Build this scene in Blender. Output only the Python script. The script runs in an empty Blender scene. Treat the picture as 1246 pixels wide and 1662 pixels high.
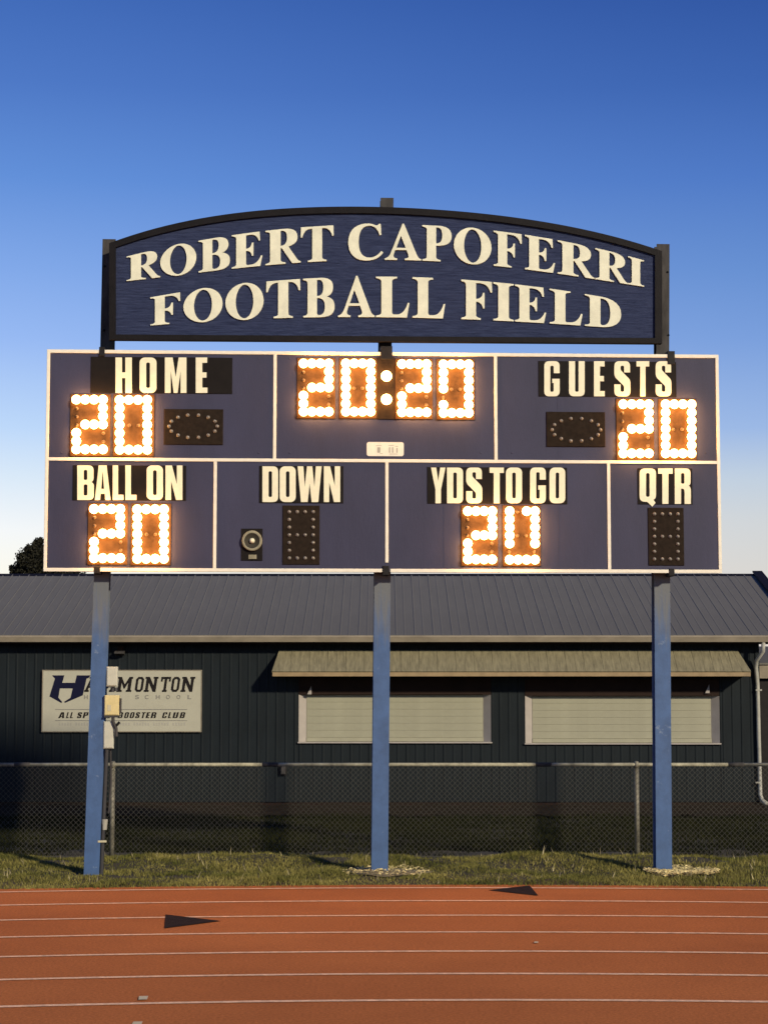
import bpy, math, random
import numpy as np
from mathutils import Vector, Matrix

random.seed(7)
rng = np.random.default_rng(7)
sc = bpy.context.scene
col = sc.collection
R = math.radians

# ------------------------------------------------------------------ camera
F = 3000.0            # focal length in photo pixels
CAMZ = 2.06
PITCH = math.atan(271 / F)
cd = bpy.data.cameras.new('camera')
cam = bpy.data.objects.new('camera', cd)
col.objects.link(cam)
sc.camera = cam
cd.sensor_fit = 'VERTICAL'
cd.sensor_height = 36
cd.lens = 36 * F / 1662
cd.clip_end = 3000
cam.location = (0, 0, CAMZ)
cam.rotation_euler = (math.pi / 2 + PITCH, 0, 0)
sc.render.resolution_x = 767
sc.render.resolution_y = 1024

# ------------------------------------------------------------------ colour management
sc.view_settings.view_transform = 'Standard'
sc.view_settings.look = 'None'
sc.view_settings.exposure = 0.0
sc.view_settings.gamma = 1.0
sc.view_settings.use_curve_mapping = False
sc.render.engine = 'CYCLES'
sc.cycles.use_denoising = True
sc.cycles.sample_clamp_indirect = 4.0
sc.cycles.max_bounces = 5


def s2l(c):
    return tuple((v / 255 / 12.92 if v / 255 <= 0.04045 else ((v / 255 + .055) / 1.055) ** 2.4) for v in c)


# ------------------------------------------------------------------ dusk sky (clear, after sunset, glow low on the left)
world = bpy.data.worlds.new('World')
sc.world = world
world.use_nodes = True
wn = world.node_tree
bg = wn.nodes['Background']
bg.inputs[1].default_value = 1.0
tc = wn.nodes.new('ShaderNodeTexCoord')
sep = wn.nodes.new('ShaderNodeSeparateXYZ')
wn.links.new(tc.outputs['Generated'], sep.inputs[0])


def ramp(stops):
    r = wn.nodes.new('ShaderNodeValToRGB')
    r.color_ramp.interpolation = 'EASE' if False else 'LINEAR'
    el = r.color_ramp.elements
    while len(el) > 1:
        el.remove(el[0])
    first = True
    for p, c in stops:
        e = el[0] if first else el.new(p)
        e.position = p
        e.color = (*s2l(c), 1)
        first = False
    wn.links.new(sep.outputs[2], r.inputs[0])
    return r


west = ramp([(0.0, (255, 246, 222)), (.055, (255, 253, 240)), (.078, (248, 251, 252)), (.107, (220, 236, 251)), (.133, (192, 219, 252)),
             (.179, (154, 188, 245)), (.215, (132, 171, 235)), (.262, (100, 146, 219)), (.308, (80, 123, 200)),
             (.352, (66, 108, 186)), (.55, (44, 78, 150)), (1.0, (32, 60, 122))])
east = ramp([(0.0, (220, 208, 198)), (.055, (214, 211, 207)), (.085, (205, 210, 214)), (.107, (190, 205, 222)), (.133, (152, 181, 227)),
             (.179, (120, 157, 218)), (.215, (101, 142, 208)), (.262, (78, 120, 196)), (.308, (60, 100, 176)),
             (.352, (48, 85, 161)), (.55, (36, 66, 134)), (1.0, (32, 60, 122))])
mr = wn.nodes.new('ShaderNodeMapRange')
mr.interpolation_type = 'SMOOTHSTEP'
mr.inputs[1].default_value = -.3
mr.inputs[2].default_value = .3
wn.links.new(sep.outputs[0], mr.inputs[0])
mx = wn.nodes.new('ShaderNodeMixRGB')
wn.links.new(mr.outputs[0], mx.inputs[0])
wn.links.new(west.outputs[0], mx.inputs[1])
wn.links.new(east.outputs[0], mx.inputs[2])
wn.links.new(mx.outputs[0], bg.inputs[0])

# ------------------------------------------------------------------ the one key light: warm floodlighting from high behind, to the right
sl = bpy.data.lights.new('sun', 'SUN')
so = bpy.data.objects.new('sun', sl)
col.objects.link(so)
sl.energy = 3.9
sl.angle = R(3.0)
sl.color = (1.0, .86, .64)
ELEV, AZ = R(23), R(37)
dvec = Vector((-math.sin(AZ) * math.cos(ELEV), math.cos(AZ) * math.cos(ELEV), -math.sin(ELEV)))
so.rotation_euler = dvec.to_track_quat('-Z', 'Y').to_euler()
so.location = (20, -30, 25)

# ------------------------------------------------------------------ pixel -> place
CP, SP = math.cos(PITCH), math.sin(PITCH)
CAM = Vector((0, 0, CAMZ))


def ray(px, py):
    a, b = (px - 623) / F, (831 - py) / F
    return Vector((a, CP - b * SP, SP + b * CP))


def at(px, py, Y):
    r = ray(px, py)
    return CAM + r * (Y / r.y)


def gnd(px, py, z=0.0):
    r = ray(px, py)
    return CAM + r * ((z - CAMZ) / r.z)


# ------------------------------------------------------------------ materials
def mat(name, c, rough=.7, metal=0, var=0, vscale=3, bump=0, bscale=60, stretch=(1, 1, 1), c2=None, island=0, spec=None, speck=0, sscale=70):
    m = bpy.data.materials.new(name)
    m.use_nodes = True
    nt = m.node_tree
    b = nt.nodes['Principled BSDF']
    b.inputs['Base Color'].default_value = (*c, 1)
    b.inputs['Roughness'].default_value = rough
    b.inputs['Metallic'].default_value = metal
    if spec is not None:
        b.inputs['Specular IOR Level'].default_value = spec
    t = nt.nodes.new('ShaderNodeTexCoord')
    mp = nt.nodes.new('ShaderNodeMapping')
    mp.inputs['Scale'].default_value = stretch
    nt.links.new(t.outputs['Object'], mp.inputs[0])
    if var or c2:
        n = nt.nodes.new('ShaderNodeTexNoise')
        n.inputs['Scale'].default_value = vscale
        n.inputs['Detail'].default_value = 8
        n.inputs['Roughness'].default_value = .65
        nt.links.new(mp.outputs[0], n.inputs[0])
        r = nt.nodes.new('ShaderNodeMapRange')
        r.inputs[1].default_value = .32
        r.inputs[2].default_value = .68
        nt.links.new(n.outputs[0], r.inputs[0])
        mxx = nt.nodes.new('ShaderNodeMixRGB')
        nt.links.new(r.outputs[0], mxx.inputs[0])
        a2 = c2 if c2 else tuple(v * (1 + var) for v in c)
        a1 = c if c2 else tuple(v * (1 - var) for v in c)
        mxx.inputs[1].default_value = (*a1, 1)
        mxx.inputs[2].default_value = (*a2, 1)
        out = mxx.outputs[0]
        if island:
            g = nt.nodes.new('ShaderNodeNewGeometry')
            r2 = nt.nodes.new('ShaderNodeMapRange')
            r2.inputs[3].default_value = 1 - island
            r2.inputs[4].default_value = 1 + island
            nt.links.new(g.outputs['Random Per Island'], r2.inputs[0])
            h = nt.nodes.new('ShaderNodeHueSaturation')
            nt.links.new(out, h.inputs['Color'])
            nt.links.new(r2.outputs[0], h.inputs['Value'])
            out = h.outputs[0]
        if speck:
            n4 = nt.nodes.new('ShaderNodeTexNoise')
            n4.inputs['Scale'].default_value = sscale
            n4.inputs['Detail'].default_value = 3
            n4.inputs['Roughness'].default_value = .8
            nt.links.new(t.outputs['Object'], n4.inputs[0])
            r4 = nt.nodes.new('ShaderNodeMapRange')
            r4.inputs[1].default_value = .3
            r4.inputs[2].default_value = .7
            r4.inputs[3].default_value = 1 - speck
            r4.inputs[4].default_value = 1 + speck
            nt.links.new(n4.outputs[0], r4.inputs[0])
            h4 = nt.nodes.new('ShaderNodeHueSaturation')
            nt.links.new(out, h4.inputs['Color'])
            nt.links.new(r4.outputs[0], h4.inputs['Value'])
            out = h4.outputs[0]
        nt.links.new(out, b.inputs['Base Color'])
    if bump:
        n2 = nt.nodes.new('ShaderNodeTexNoise')
        n2.inputs['Scale'].default_value = bscale
        n2.inputs['Detail'].default_value = 6
        nt.links.new(mp.outputs[0], n2.inputs[0])
        bp = nt.nodes.new('ShaderNodeBump')
        bp.inputs['Strength'].default_value = bump
        bp.inputs['Distance'].default_value = .01
        nt.links.new(n2.outputs[0], bp.inputs['Height'])
        nt.links.new(bp.outputs[0], b.inputs['Normal'])
    return m


MT = {}
MT['board'] = mat('board_paint', (.034, .035, .072), .6, var=.16, vscale=1.6, bump=.1, bscale=40, spec=.35, speck=.12, stretch=(1, 1, .35))
MT['border'] = mat('border_white', (.80, .76, .62), .5, var=.06, vscale=20)
MT['plate'] = mat('plate_black', (.010, .008, .007), .6, var=.2, vscale=8, spec=.12)
MT['letter'] = mat('letter_cream', (.84, .80, .57), .5, var=.06, vscale=15)
MT['panel'] = mat('digit_panel_black', (.022, .015, .010), .8, var=.3, vscale=25, spec=.1)
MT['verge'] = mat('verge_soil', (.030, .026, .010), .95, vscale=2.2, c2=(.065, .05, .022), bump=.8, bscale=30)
MT['glowpanel'] = mat('digit_panel_painted_glow', (.068, .037, .017), .8, var=.3, vscale=12, spec=.1)  # panel copy with the bulbs' amber glow put into its colour
MT['glowtint'] = mat('unlit_bulb_glow_tint', (.10, .06, .03), .4)  # unlit bulbs on lit panels, browned to sink into the painted glow
MT['cup'] = mat('lamp_cup', (.03, .028, .026), .5)
MT['unlit'] = mat('unlit_bulb', (.20, .185, .16), .25, var=.2, vscale=60)
MT['clip'] = mat('dark_steel', (.012, .011, .011), .6, var=.3, vscale=20, spec=.2)
MT['wood'] = mat('carved_wood_blue', (.012, .019, .055), .7, vscale=4, stretch=(1, 1, 16), c2=(.040, .055, .122), bump=1.0, bscale=12, spec=.2)
MT['frame'] = mat('sign_frame_black', (.007, .006, .007), .6, var=.3, vscale=10, bump=.2, spec=.15)
MT['signletter'] = mat('sign_letter_cream', (.74, .74, .56), .6, var=.1, vscale=7, bump=.1, speck=.06)
MT['galv'] = mat('weathered_post', (.055, .052, .05), .75, var=.45, vscale=9, stretch=(1, 1, .3), bump=.2, spec=.2)
MT['roof'] = mat('roof_metal', (.132, .128, .112), .6, var=.14, vscale=1.3, stretch=(1, .3, .3), bump=.05, bscale=20, spec=.3, speck=.14, sscale=40)
MT['siding'] = mat('siding_dark', (.0100, .0145, .0175), .65, var=.25, vscale=2.5, stretch=(1, 1, .5), spec=.15, speck=.15, sscale=50)
MT['beige'] = mat('beige_trim', (.25, .215, .155), .6, var=.2, vscale=5, stretch=(.5, 1, 1))
MT['awning'] = mat('awning_beige', (.21, .19, .115), .7, var=.3, vscale=5, stretch=(5, 1, .5), bump=.2)
MT['awntrim'] = mat('awning_trim', (.30, .215, .11), .6, var=.2, vscale=6)
MT['shutter'] = mat('shutter_white', (.31, .305, .22), .5, var=.08, vscale=3, speck=.06)
MT['jamb'] = mat('jamb_white', (.36, .33, .30), .55, var=.1, vscale=5)
MT['dark'] = mat('dark_soffit', (.022, .013, .010), .8, var=.2, spec=.15)
MT['wsign'] = mat('wall_sign_white', (.42, .41, .315), .5, var=.05, vscale=4, speck=.05)
MT['navy'] = mat('print_navy', (.008, .009, .03), .7, spec=.1)
MT['print'] = mat('print_dark', (.014, .012, .012), .7, spec=.1)
MT['printgrey'] = mat('print_grey', (.17, .165, .15), .6)
MT['printpale'] = mat('print_pale', (.36, .35, .29), .6)
MT['boxpale'] = mat('box_pale', (.50, .50, .40), .45, var=.1, vscale=12)
MT['boxcream'] = mat('box_cream', (.62, .53, .25), .45, var=.12, vscale=12)
MT['label'] = mat('label_white', (.50, .46, .30), .6)
MT['conduit'] = mat('conduit_dark', (.03, .03, .032), .6, var=.3)
MT['pvc'] = mat('pvc_pale', (.35, .34, .28), .5, var=.15, vscale=10)
MT['downspout'] = mat('downspout_white', (.36, .36, .31), .5, var=.2, vscale=8)
MT['fencepost'] = mat('galvanised', (.17, .16, .12), .55, .1, var=.5, vscale=14, stretch=(1, 1, 1), bump=.2)
MT['rail'] = mat('rail_weathered', (.30, .285, .20), .65, 0, var=.5, vscale=9, bump=.2)
MT['wire'] = mat('wire_galvanised', (.055, .053, .042), .75, 0)
MT['track'] = mat('track_red', (.37, .120, .037), .95, vscale=.45, c2=(.47, .157, .048), bump=.2, bscale=120, spec=.08, speck=.32, sscale=45)
MT['line'] = mat('track_line', (.78, .50, .31), .9, var=.3, vscale=14, bump=.4, bscale=150, speck=.2, sscale=40)
MT['mark'] = mat('track_mark_dark', (.030, .020, .017), .9, var=.3, vscale=12, bump=.4, bscale=150, spec=.05, speck=.4, sscale=45)
MT['ground'] = mat('ground_soil', (.012, .012, .0045), .95, vscale=2.2, c2=(.022, .018, .009), bump=.8, bscale=30)
MT['mulch'] = mat('mulch', (.026, .019, .012), .95, var=.45, vscale=9, bump=.9, bscale=40, spec=.1)
MT['grass'] = mat('grass_blades', (.050, .062, .010), .8, vscale=1.3, c2=(.27, .235, .07), island=.4, spec=.15)
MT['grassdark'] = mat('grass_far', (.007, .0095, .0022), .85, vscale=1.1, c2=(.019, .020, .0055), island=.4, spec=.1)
MT['straw'] = mat('dry_weed', (.36, .31, .17), .8, var=.3, island=.3)
MT['sand'] = mat('sand_patch', (.21, .175, .09), .95, var=.35, vscale=12, bump=.6, bscale=50)
MT['chips'] = mat('wood_chips', (.60, .50, .22), .8, var=.35, vscale=9, island=.4)
MT['leaf'] = mat('tree_leaf', (.018, .018, .012), .9, var=.3, island=.4, spec=.1)
MT['bark'] = mat('tree_bark', (.05, .038, .028), .9, var=.3)


def post_paint():
    m = mat('post_blue', (.047, .104, .235), .65, var=.2, vscale=5, bump=.15, bscale=30)
    nt = m.node_tree
    b = nt.nodes['Principled BSDF']
    src = b.inputs['Base Color'].links[0].from_socket
    t = nt.nodes.new('ShaderNodeTexCoord')
    # bare, weathered steel towards the top of the painted part, with ragged run marks; scuffs of worn paint elsewhere
    s = nt.nodes.new('ShaderNodeSeparateXYZ')
    nt.links.new(t.outputs['Object'], s.inputs[0])
    mp = nt.nodes.new('ShaderNodeMapping')
    mp.inputs['Scale'].default_value = (14, 14, 1.3)
    nt.links.new(t.outputs['Object'], mp.inputs[0])
    n = nt.nodes.new('ShaderNodeTexNoise')
    n.inputs['Scale'].default_value = 1.6
    n.inputs['Detail'].default_value = 6
    nt.links.new(mp.outputs[0], n.inputs[0])
    ad = nt.nodes.new('ShaderNodeMath')
    ad.operation = 'MULTIPLY_ADD'
    nt.links.new(n.outputs[0], ad.inputs[0])
    ad.inputs[1].default_value = 1.3
    nt.links.new(s.outputs[2], ad.inputs[2])
    r = nt.nodes.new('ShaderNodeMapRange')
    r.inputs[1].default_value = 3.05
    r.inputs[2].default_value = 3.6
    nt.links.new(ad.outputs[0], r.inputs[0])
    n3 = nt.nodes.new('ShaderNodeTexNoise')
    n3.inputs['Scale'].default_value = 7
    n3.inputs['Detail'].default_value = 10
    n3.inputs['Roughness'].default_value = .7
    oi = nt.nodes.new('ShaderNodeObjectInfo')
    va = nt.nodes.new('ShaderNodeVectorMath')
    va.operation = 'ADD'
    nt.links.new(t.outputs['Object'], va.inputs[0])
    nt.links.new(oi.outputs['Location'], va.inputs[1])
    nt.links.new(va.outputs[0], n3.inputs[0])
    r3 = nt.nodes.new('ShaderNodeMapRange')
    r3.inputs[1].default_value = .635
    r3.inputs[2].default_value = .68
    nt.links.new(n3.outputs[0], r3.inputs[0])
    m1 = nt.nodes.new('ShaderNodeMixRGB')
    nt.links.new(r3.outputs[0], m1.inputs[0])
    nt.links.new(src, m1.inputs[1])
    m1.inputs[2].default_value = (.13, .19, .30, 1)
    m2 = nt.nodes.new('ShaderNodeMixRGB')
    nt.links.new(r.outputs[0], m2.inputs[0])
    nt.links.new(m1.outputs[0], m2.inputs[1])
    m2.inputs[2].default_value = (.12, .135, .15, 1)
    nt.links.new(m2.outputs[0], b.inputs['Base Color'])
    return m


MT['post'] = post_paint()


def bulb_mat():
    m = bpy.data.materials.new('lit_bulb')
    m.use_nodes = True
    nt = m.node_tree
    nt.nodes.remove(nt.nodes['Principled BSDF'])
    e = nt.nodes.new('ShaderNodeEmission')
    e.inputs[0].default_value = (1.0, .46, .13, 1)
    e.inputs[1].default_value = BULB
    nt.links.new(e.outputs[0], nt.nodes['Material Output'].inputs[0])
    return m


BULB = 28.0
MT['lit'] = bulb_mat()


# ------------------------------------------------------------------ mesh collecting
class MB:
    def __init__(s):
        s.v, s.f = [], []

    def add(s, v, f):
        n = len(s.v)
        s.v += [tuple(p) for p in v]
        s.f += [tuple(i + n for i in q) for q in f]
        return s

    def box(s, x0, x1, y0, y1, z0, z1):
        v = [(x0, y0, z0), (x1, y0, z0), (x1, y1, z0), (x0, y1, z0), (x0, y0, z1), (x1, y0, z1), (x1, y1, z1), (x0, y1, z1)]
        return s.add(v, [(0, 3, 2, 1), (4, 5, 6, 7), (0, 1, 5, 4), (1, 2, 6, 5), (2, 3, 7, 6), (3, 0, 4, 7)])

    def bbox(s, x0, x1, y0, y1, z0, z1, c=.006):
        """box whose front (-y) edges are chamfered"""
        v = [(x0, y0 + c, z0), (x1, y0 + c, z0), (x1, y0 + c, z1), (x0, y0 + c, z1),
             (x0 + c, y0, z0 + c), (x1 - c, y0, z0 + c), (x1 - c, y0, z1 - c), (x0 + c, y0, z1 - c),
             (x0, y1, z0), (x1, y1, z0), (x1, y1, z1), (x0, y1, z1)]
        return s.add(v, [(4, 5, 6, 7), (0, 1, 5, 4), (1, 2, 6, 5), (2, 3, 7, 6), (3, 0, 4, 7),
                         (8, 9, 1, 0), (9, 10, 2, 1), (10, 11, 3, 2), (11, 8, 0, 3), (11, 10, 9, 8)])

    def prism_y(s, poly, y0, y1):
        """polygon in x,z pushed from y0 to y1"""
        n = len(poly)
        v = [(p[0], y0, p[1]) for p in poly] + [(p[0], y1, p[1]) for p in poly]
        f = [tuple(range(n)), tuple(range(2 * n - 1, n - 1, -1))]
        f += [(i, i + n, (i + 1) % n + n, (i + 1) % n) for i in range(n)]
        return s.add(v, f)

    def prism_x(s, poly, x0, x1):
        n = len(poly)
        v = [(x0, p[0], p[1]) for p in poly] + [(x1, p[0], p[1]) for p in poly]
        f = [tuple(range(n - 1, -1, -1)), tuple(range(n, 2 * n))]
        f += [(i, (i + 1) % n, (i + 1) % n + n, i + n) for i in range(n)]
        return s.add(v, f)

    def tube(s, pts, r, n=8, r2=None):
        pts = [Vector(p) for p in pts]
        rings = []
        for i, p in enumerate(pts):
            a = pts[max(i - 1, 0)]
            b = pts[min(i + 1, len(pts) - 1)]
            t = (b - a).normalized()
            u = t.cross(Vector((0, 1, 0.01)))
            if u.length < .1:
                u = t.cross(Vector((1, 0, 0)))
            u.normalize()
            w = t.cross(u)
            rr = r if r2 is None else r + (r2 - r) * i / (len(pts) - 1)
            rings.append([p + (u * math.cos(2 * math.pi * k / n) + w * math.sin(2 * math.pi * k / n)) * rr for k in range(n)])
        v = [q for g in rings for q in g]
        f = []
        for i in range(len(pts) - 1):
            for k in range(n):
                f.append((i * n + k, i * n + (k + 1) % n, (i + 1) * n + (k + 1) % n, (i + 1) * n + k))
        f.append(tuple(range(n - 1, -1, -1)))
        f.append(tuple(range((len(pts) - 1) * n, len(pts) * n)))
        return s.add(v, f)

    def dome(s, cx, y, cz, r, h, n=12, m=4):
        """dome bulging towards -y"""
        v, f = [], []
        for j in range(m):
            a = j / m * math.pi / 2
            for k in range(n):
                t = 2 * math.pi * k / n
                v.append((cx + r * math.cos(a) * math.cos(t), y - h * math.sin(a), cz + r * math.cos(a) * math.sin(t)))
        v.append((cx, y - h, cz))
        for j in range(m - 1):
            for k in range(n):
                f.append((j * n + k, j * n + (k + 1) % n, (j + 1) * n + (k + 1) % n, (j + 1) * n + k))
        for k in range(n):
            f.append(((m - 1) * n + k, (m - 1) * n + (k + 1) % n, m * n))
        return s.add(v, f)

    def mesh(s, name, smooth=False):
        me = bpy.data.meshes.new(name)
        me.from_pydata(s.v, [], s.f)
        me.validate()
        if smooth:
            me.polygons.foreach_set('use_smooth', [True] * len(me.polygons))
        return me


def link(name, me, m, parent=None, loc=None, smooth=False):
    o = bpy.data.objects.new(name, me)
    if m is not None and not len(me.materials):
        me.materials.append(m)
    col.objects.link(o)
    if parent:
        o.parent = parent
    if loc:
        o.location = loc
    return o


def obj(name, mb, m, parent=None, smooth=False, loc=None):
    return link(name, mb.mesh(name, smooth), m, parent, loc)


def thing(name, label, cat, loc=(0, 0, 0), rz=0, group=None):
    o = bpy.data.objects.new(name, None)
    o.empty_display_size = .2
    col.objects.link(o)
    o.location = loc
    o.rotation_euler = (0, 0, rz)
    o['label'] = label
    o['category'] = cat
    if group:
        o['group'] = group
    return o


def tag(o, label, cat, group=None):
    o['label'] = label
    o['category'] = cat
    if group:
        o['group'] = group
    return o


def struct(name, mb, m):
    o = obj(name, mb, m)
    o['kind'] = 'structure'
    return o


def stuff(o, label=None, cat=None):
    o['kind'] = 'stuff'
    if label:
        o['label'] = label
        o['category'] = cat
    return o


# ------------------------------------------------------------------ glyphs (hand drawn outlines)
def path(d):
    """'M x,y L x,y Q cx,cy x,y Z' -> list of contours"""
    cs, cur = [], []
    tok = d.replace('Z', ' Z ').replace('M', ' M ').replace('L', ' L ').replace('Q', ' Q ').split()
    i, mode = 0, 'M'
    while i < len(tok):
        t = tok[i]
        if t in 'MLQZ':
            mode = t
            i += 1
            if t == 'Z':
                cs.append(cur)
                cur = []
            continue
        p = tuple(float(a) for a in t.split(','))
        if mode == 'Q':
            q = tuple(float(a) for a in tok[i + 1].split(','))
            a = cur[-1]
            for k in range(1, 7):
                u = k / 6
                cur.append(tuple((1 - u) ** 2 * a[j] + 2 * u * (1 - u) * p[j] + u * u * q[j] for j in (0, 1)))
            i += 2
        else:
            cur.append(p)
            i += 1
    return cs


def ell(cx, cy, rx, ry, n=36):
    return [(cx + rx * math.cos(2 * math.pi * k / n), cy + ry * math.sin(2 * math.pi * k / n)) for k in range(n)]


def rr(x0, y0, x1, y1, rx, ry):
    o = []
    for cx, cy, a in ((x1 - rx, y1 - ry, 0), (x0 + rx, y1 - ry, 90), (x0 + rx, y0 + ry, 180), (x1 - rx, y0 + ry, 270)):
        for k in range(6):
            t = R(a + k * 18)
            o.append((cx + rx * math.cos(t), cy + ry * math.sin(t)))
    return o


SERIF = {
    'I': path('M0,0 L100,0 L100,4 Q76,5 76,12 L76,88 Q76,95 100,96 L100,100 L0,100 L0,96 Q24,95 24,88 L24,12 Q24,5 0,4 Z'),
    'E': path('M0,0 L92,0 L99,30 L94,30 Q84,6 60,6 L52,6 Q46,6 46,12 L46,48 Q62,48 65,32 L70,32 L70,70 L65,70 Q62,54 46,54 L46,94 L58,94 Q82,94 87,74 L92,74 L90,100 L0,100 L0,96 Q14,95 14,88 L14,12 Q14,5 0,4 Z'),
    'F': path('M0,0 L62,0 L62,4 Q47,5 47,12 L47,46 Q65,46 69,30 L74,30 L74,70 L69,70 Q65,53 47,53 L47,94 L60,94 Q86,94 93,72 L98,72 L97,100 L0,100 L0,96 Q15,95 15,88 L15,12 Q15,5 0,4 Z'),
    'L': path('M0,0 L93,0 L100,36 L95,36 Q85,7 62,7 L54,7 Q48,7 48,13 L48,88 Q48,95 63,96 L63,100 L0,100 L0,96 Q16,95 16,88 L16,12 Q16,5 0,4 Z'),
    'T': path('M22,0 L78,0 L78,4 Q65,5 65,12 L65,94 L70,94 Q90,93 95,71 L100,71 L99,100 L1,100 L0,71 L5,71 Q10,93 30,94 L35,94 L35,12 Q35,5 22,4 Z'),
    'B': path('M0,0 L58,0 Q100,1 100,27 Q100,48 74,52 Q95,57 95,76 Q95,100 56,100 L0,100 L0,96 Q14,95 14,88 L14,12 Q14,5 0,4 Z'
              'M44,54 L48,54 Q64,56 64,76 Q64,95 50,95 L44,95 Z M44,49 L50,49 Q69,47 69,27 Q69,6 52,5.5 L50,5.5 Q44,6 44,12 Z'),
    'P': path('M0,0 L62,0 L62,4 Q47,5 47,12 L47,44 L56,44 Q100,46 100,73 Q100,100 56,100 L0,100 L0,96 Q15,95 15,88 L15,12 Q15,5 0,4 Z'
              'M47,50 L50,50 Q68,52 68,73 Q68,95 52,95 L47,95 Z'),
    'R': path('M0,0 L57,0 L57,4 Q43,5 43,12 L43,46 L46,46 L76,0 L100,0 L100,4 Q94,5 89,12 L65,49 Q91,54 91,75 Q91,100 52,100 L0,100 L0,96 Q13,95 13,88 L13,12 Q13,5 0,4 Z'
              'M43,52 L46,52 Q61,54 61,74 Q61,95 48,95 L43,95 Z'),
    'O': [ell(50, 50, 50, 52), ell(50, 50, 23, 47)],
    'D': path('M0,0 L50,0 Q100,3 100,50 Q100,98 48,100 L0,100 L0,96 Q14,95 14,88 L14,12 Q14,5 0,4 Z M43,13 Q43,6 50,6 Q70,8 70,50 Q70,92 50,94 L43,94 Z'),
    'C': path('M95,69 L90,69 Q82,96 60,96 Q30,96 30,50 Q30,6 62,6 Q80,6 95,25 L100,20 Q84,-2 54,-2 Q27,-2 13,13 Q0,27 0,50 Q0,73 14,88 Q29,102 56,102 Q68,102 78,97 Q84,95 88,101 L93,101 Z'),
    'A': path('M0,0 L34,0 L34,4 Q21,5 25,16 L29,28 L60,28 L65,14 Q68,5 55,4 L55,0 L100,0 L100,4 Q93,5 88,16 L53,102 L49,102 L16,18 Q10,5 0,4 Z M32,34 L58,34 L44.5,68 Z'),
}
BLOCK = {
    'O': [rr(0, 0, 100, 100, 32, 14), rr(39, 14, 61, 86, 10, 4)],
    'D': path('M0,0 L66,0 Q100,0 100,15 L100,85 Q100,100 66,100 L0,100 Z') + [rr(39, 14, 61, 86, 8, 4)],
    'H': path('M0,0 L40,0 L40,42 L60,42 L60,0 L100,0 L100,100 L60,100 L60,58 L40,58 L40,100 L0,100 Z'),
    'M': path('M0,0 L27,0 L27,62 L41,0 L59,0 L73,62 L73,0 L100,0 L100,100 L64,100 L50,45 L36,100 L0,100 Z'),
    'E': path('M0,0 L100,0 L100,15 L56,15 L56,43 L92,43 L92,58 L56,58 L56,85 L98,85 L98,100 L0,100 Z'),
    'G': path('M0,15 Q0,0 32,0 L68,0 Q100,0 100,15 L100,50 L52,50 L52,38 L61,38 L61,17 Q61,13 50,13 Q39,13 39,17 L39,83 Q39,87 50,87 Q61,87 61,83 L61,66 L100,66 L100,85 Q100,100 68,100 L32,100 Q0,100 0,85 Z'),
    'U': path('M0,100 L0,15 Q0,0 32,0 L68,0 Q100,0 100,15 L100,100 L61,100 L61,17 Q61,13 50,13 Q39,13 39,17 L39,100 Z'),
    'S': path('M0,15 Q0,0 32,0 L68,0 Q100,0 100,15 L100,38 Q100,46 90,51 L45,72 Q39,75 39,78 L39,83 Q39,87 50,87 Q61,87 61,83 L61,68 L98,68 L98,85 Q98,100 68,100 L32,100 Q0,100 0,85 L0,66 Q0,58 10,52 L55,32 Q61,29 61,25 L61,17 Q61,13 50,13 Q39,13 39,17 L39,34 L0,34 Z'),
    'T': path('M29,0 L71,0 L71,85 L100,85 L100,100 L0,100 L0,85 L29,85 Z'),
    'B': path('M0,0 L66,0 Q100,0 100,14 L100,40 Q100,49 84,52 Q98,55 98,64 L98,86 Q98,100 66,100 L0,100 Z') + [rr(39, 13, 61, 45, 8, 4), rr(39, 58, 60, 87, 8, 4)],
    'A': path('M0,0 L33,0 L37,18 L63,18 L67,0 L100,0 L75,100 L25,100 Z M41,32 L59,32 L51,80 L49,80 Z'),
    'L': path('M0,0 L100,0 L100,15 L50,15 L50,100 L0,100 Z'),
    'N': path('M0,0 L33,0 L33,55 L62,0 L100,0 L100,100 L67,100 L67,45 L38,100 L0,100 Z'),
    'W': path('M14,0 L42,0 L50,52 L58,0 L86,0 L100,100 L76,100 L70,42 L61,100 L39,100 L30,42 L24,100 L0,100 Z'),
    'Y': path('M31,0 L69,0 L69,38 L100,100 L64,100 L50,62 L36,100 L0,100 L31,38 Z'),
    'Q': path('M0,22 Q0,6 32,6 L46,6 L78,-8 L97,3 L84,12 Q100,14 100,26 L100,85 Q100,100 68,100 L32,100 Q0,100 0,85 Z') + [rr(39, 20, 61, 87, 10, 4)],
    'P': path('M0,0 L39,0 L39,40 L66,40 Q98,42 98,56 L98,86 Q98,100 66,100 L0,100 Z') + [rr(39, 54, 60, 87, 8, 4)],
    'C': path('M0,15 Q0,0 32,0 L68,0 Q100,0 100,15 L100,36 L61,36 L61,17 Q61,13 50,13 Q39,13 39,17 L39,83 Q39,87 50,87 Q61,87 61,83 L61,64 L100,64 L100,85 Q100,100 68,100 L32,100 Q0,100 0,85 Z'),
    'R': path('M0,0 L39,0 L39,43 L46,43 Q61,43 61,34 L61,0 L100,0 L100,38 Q100,48 86,51 Q98,54 98,62 L98,86 Q98,100 66,100 L0,100 Z') + [rr(39, 57, 60, 87, 8, 4)],
}
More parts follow.
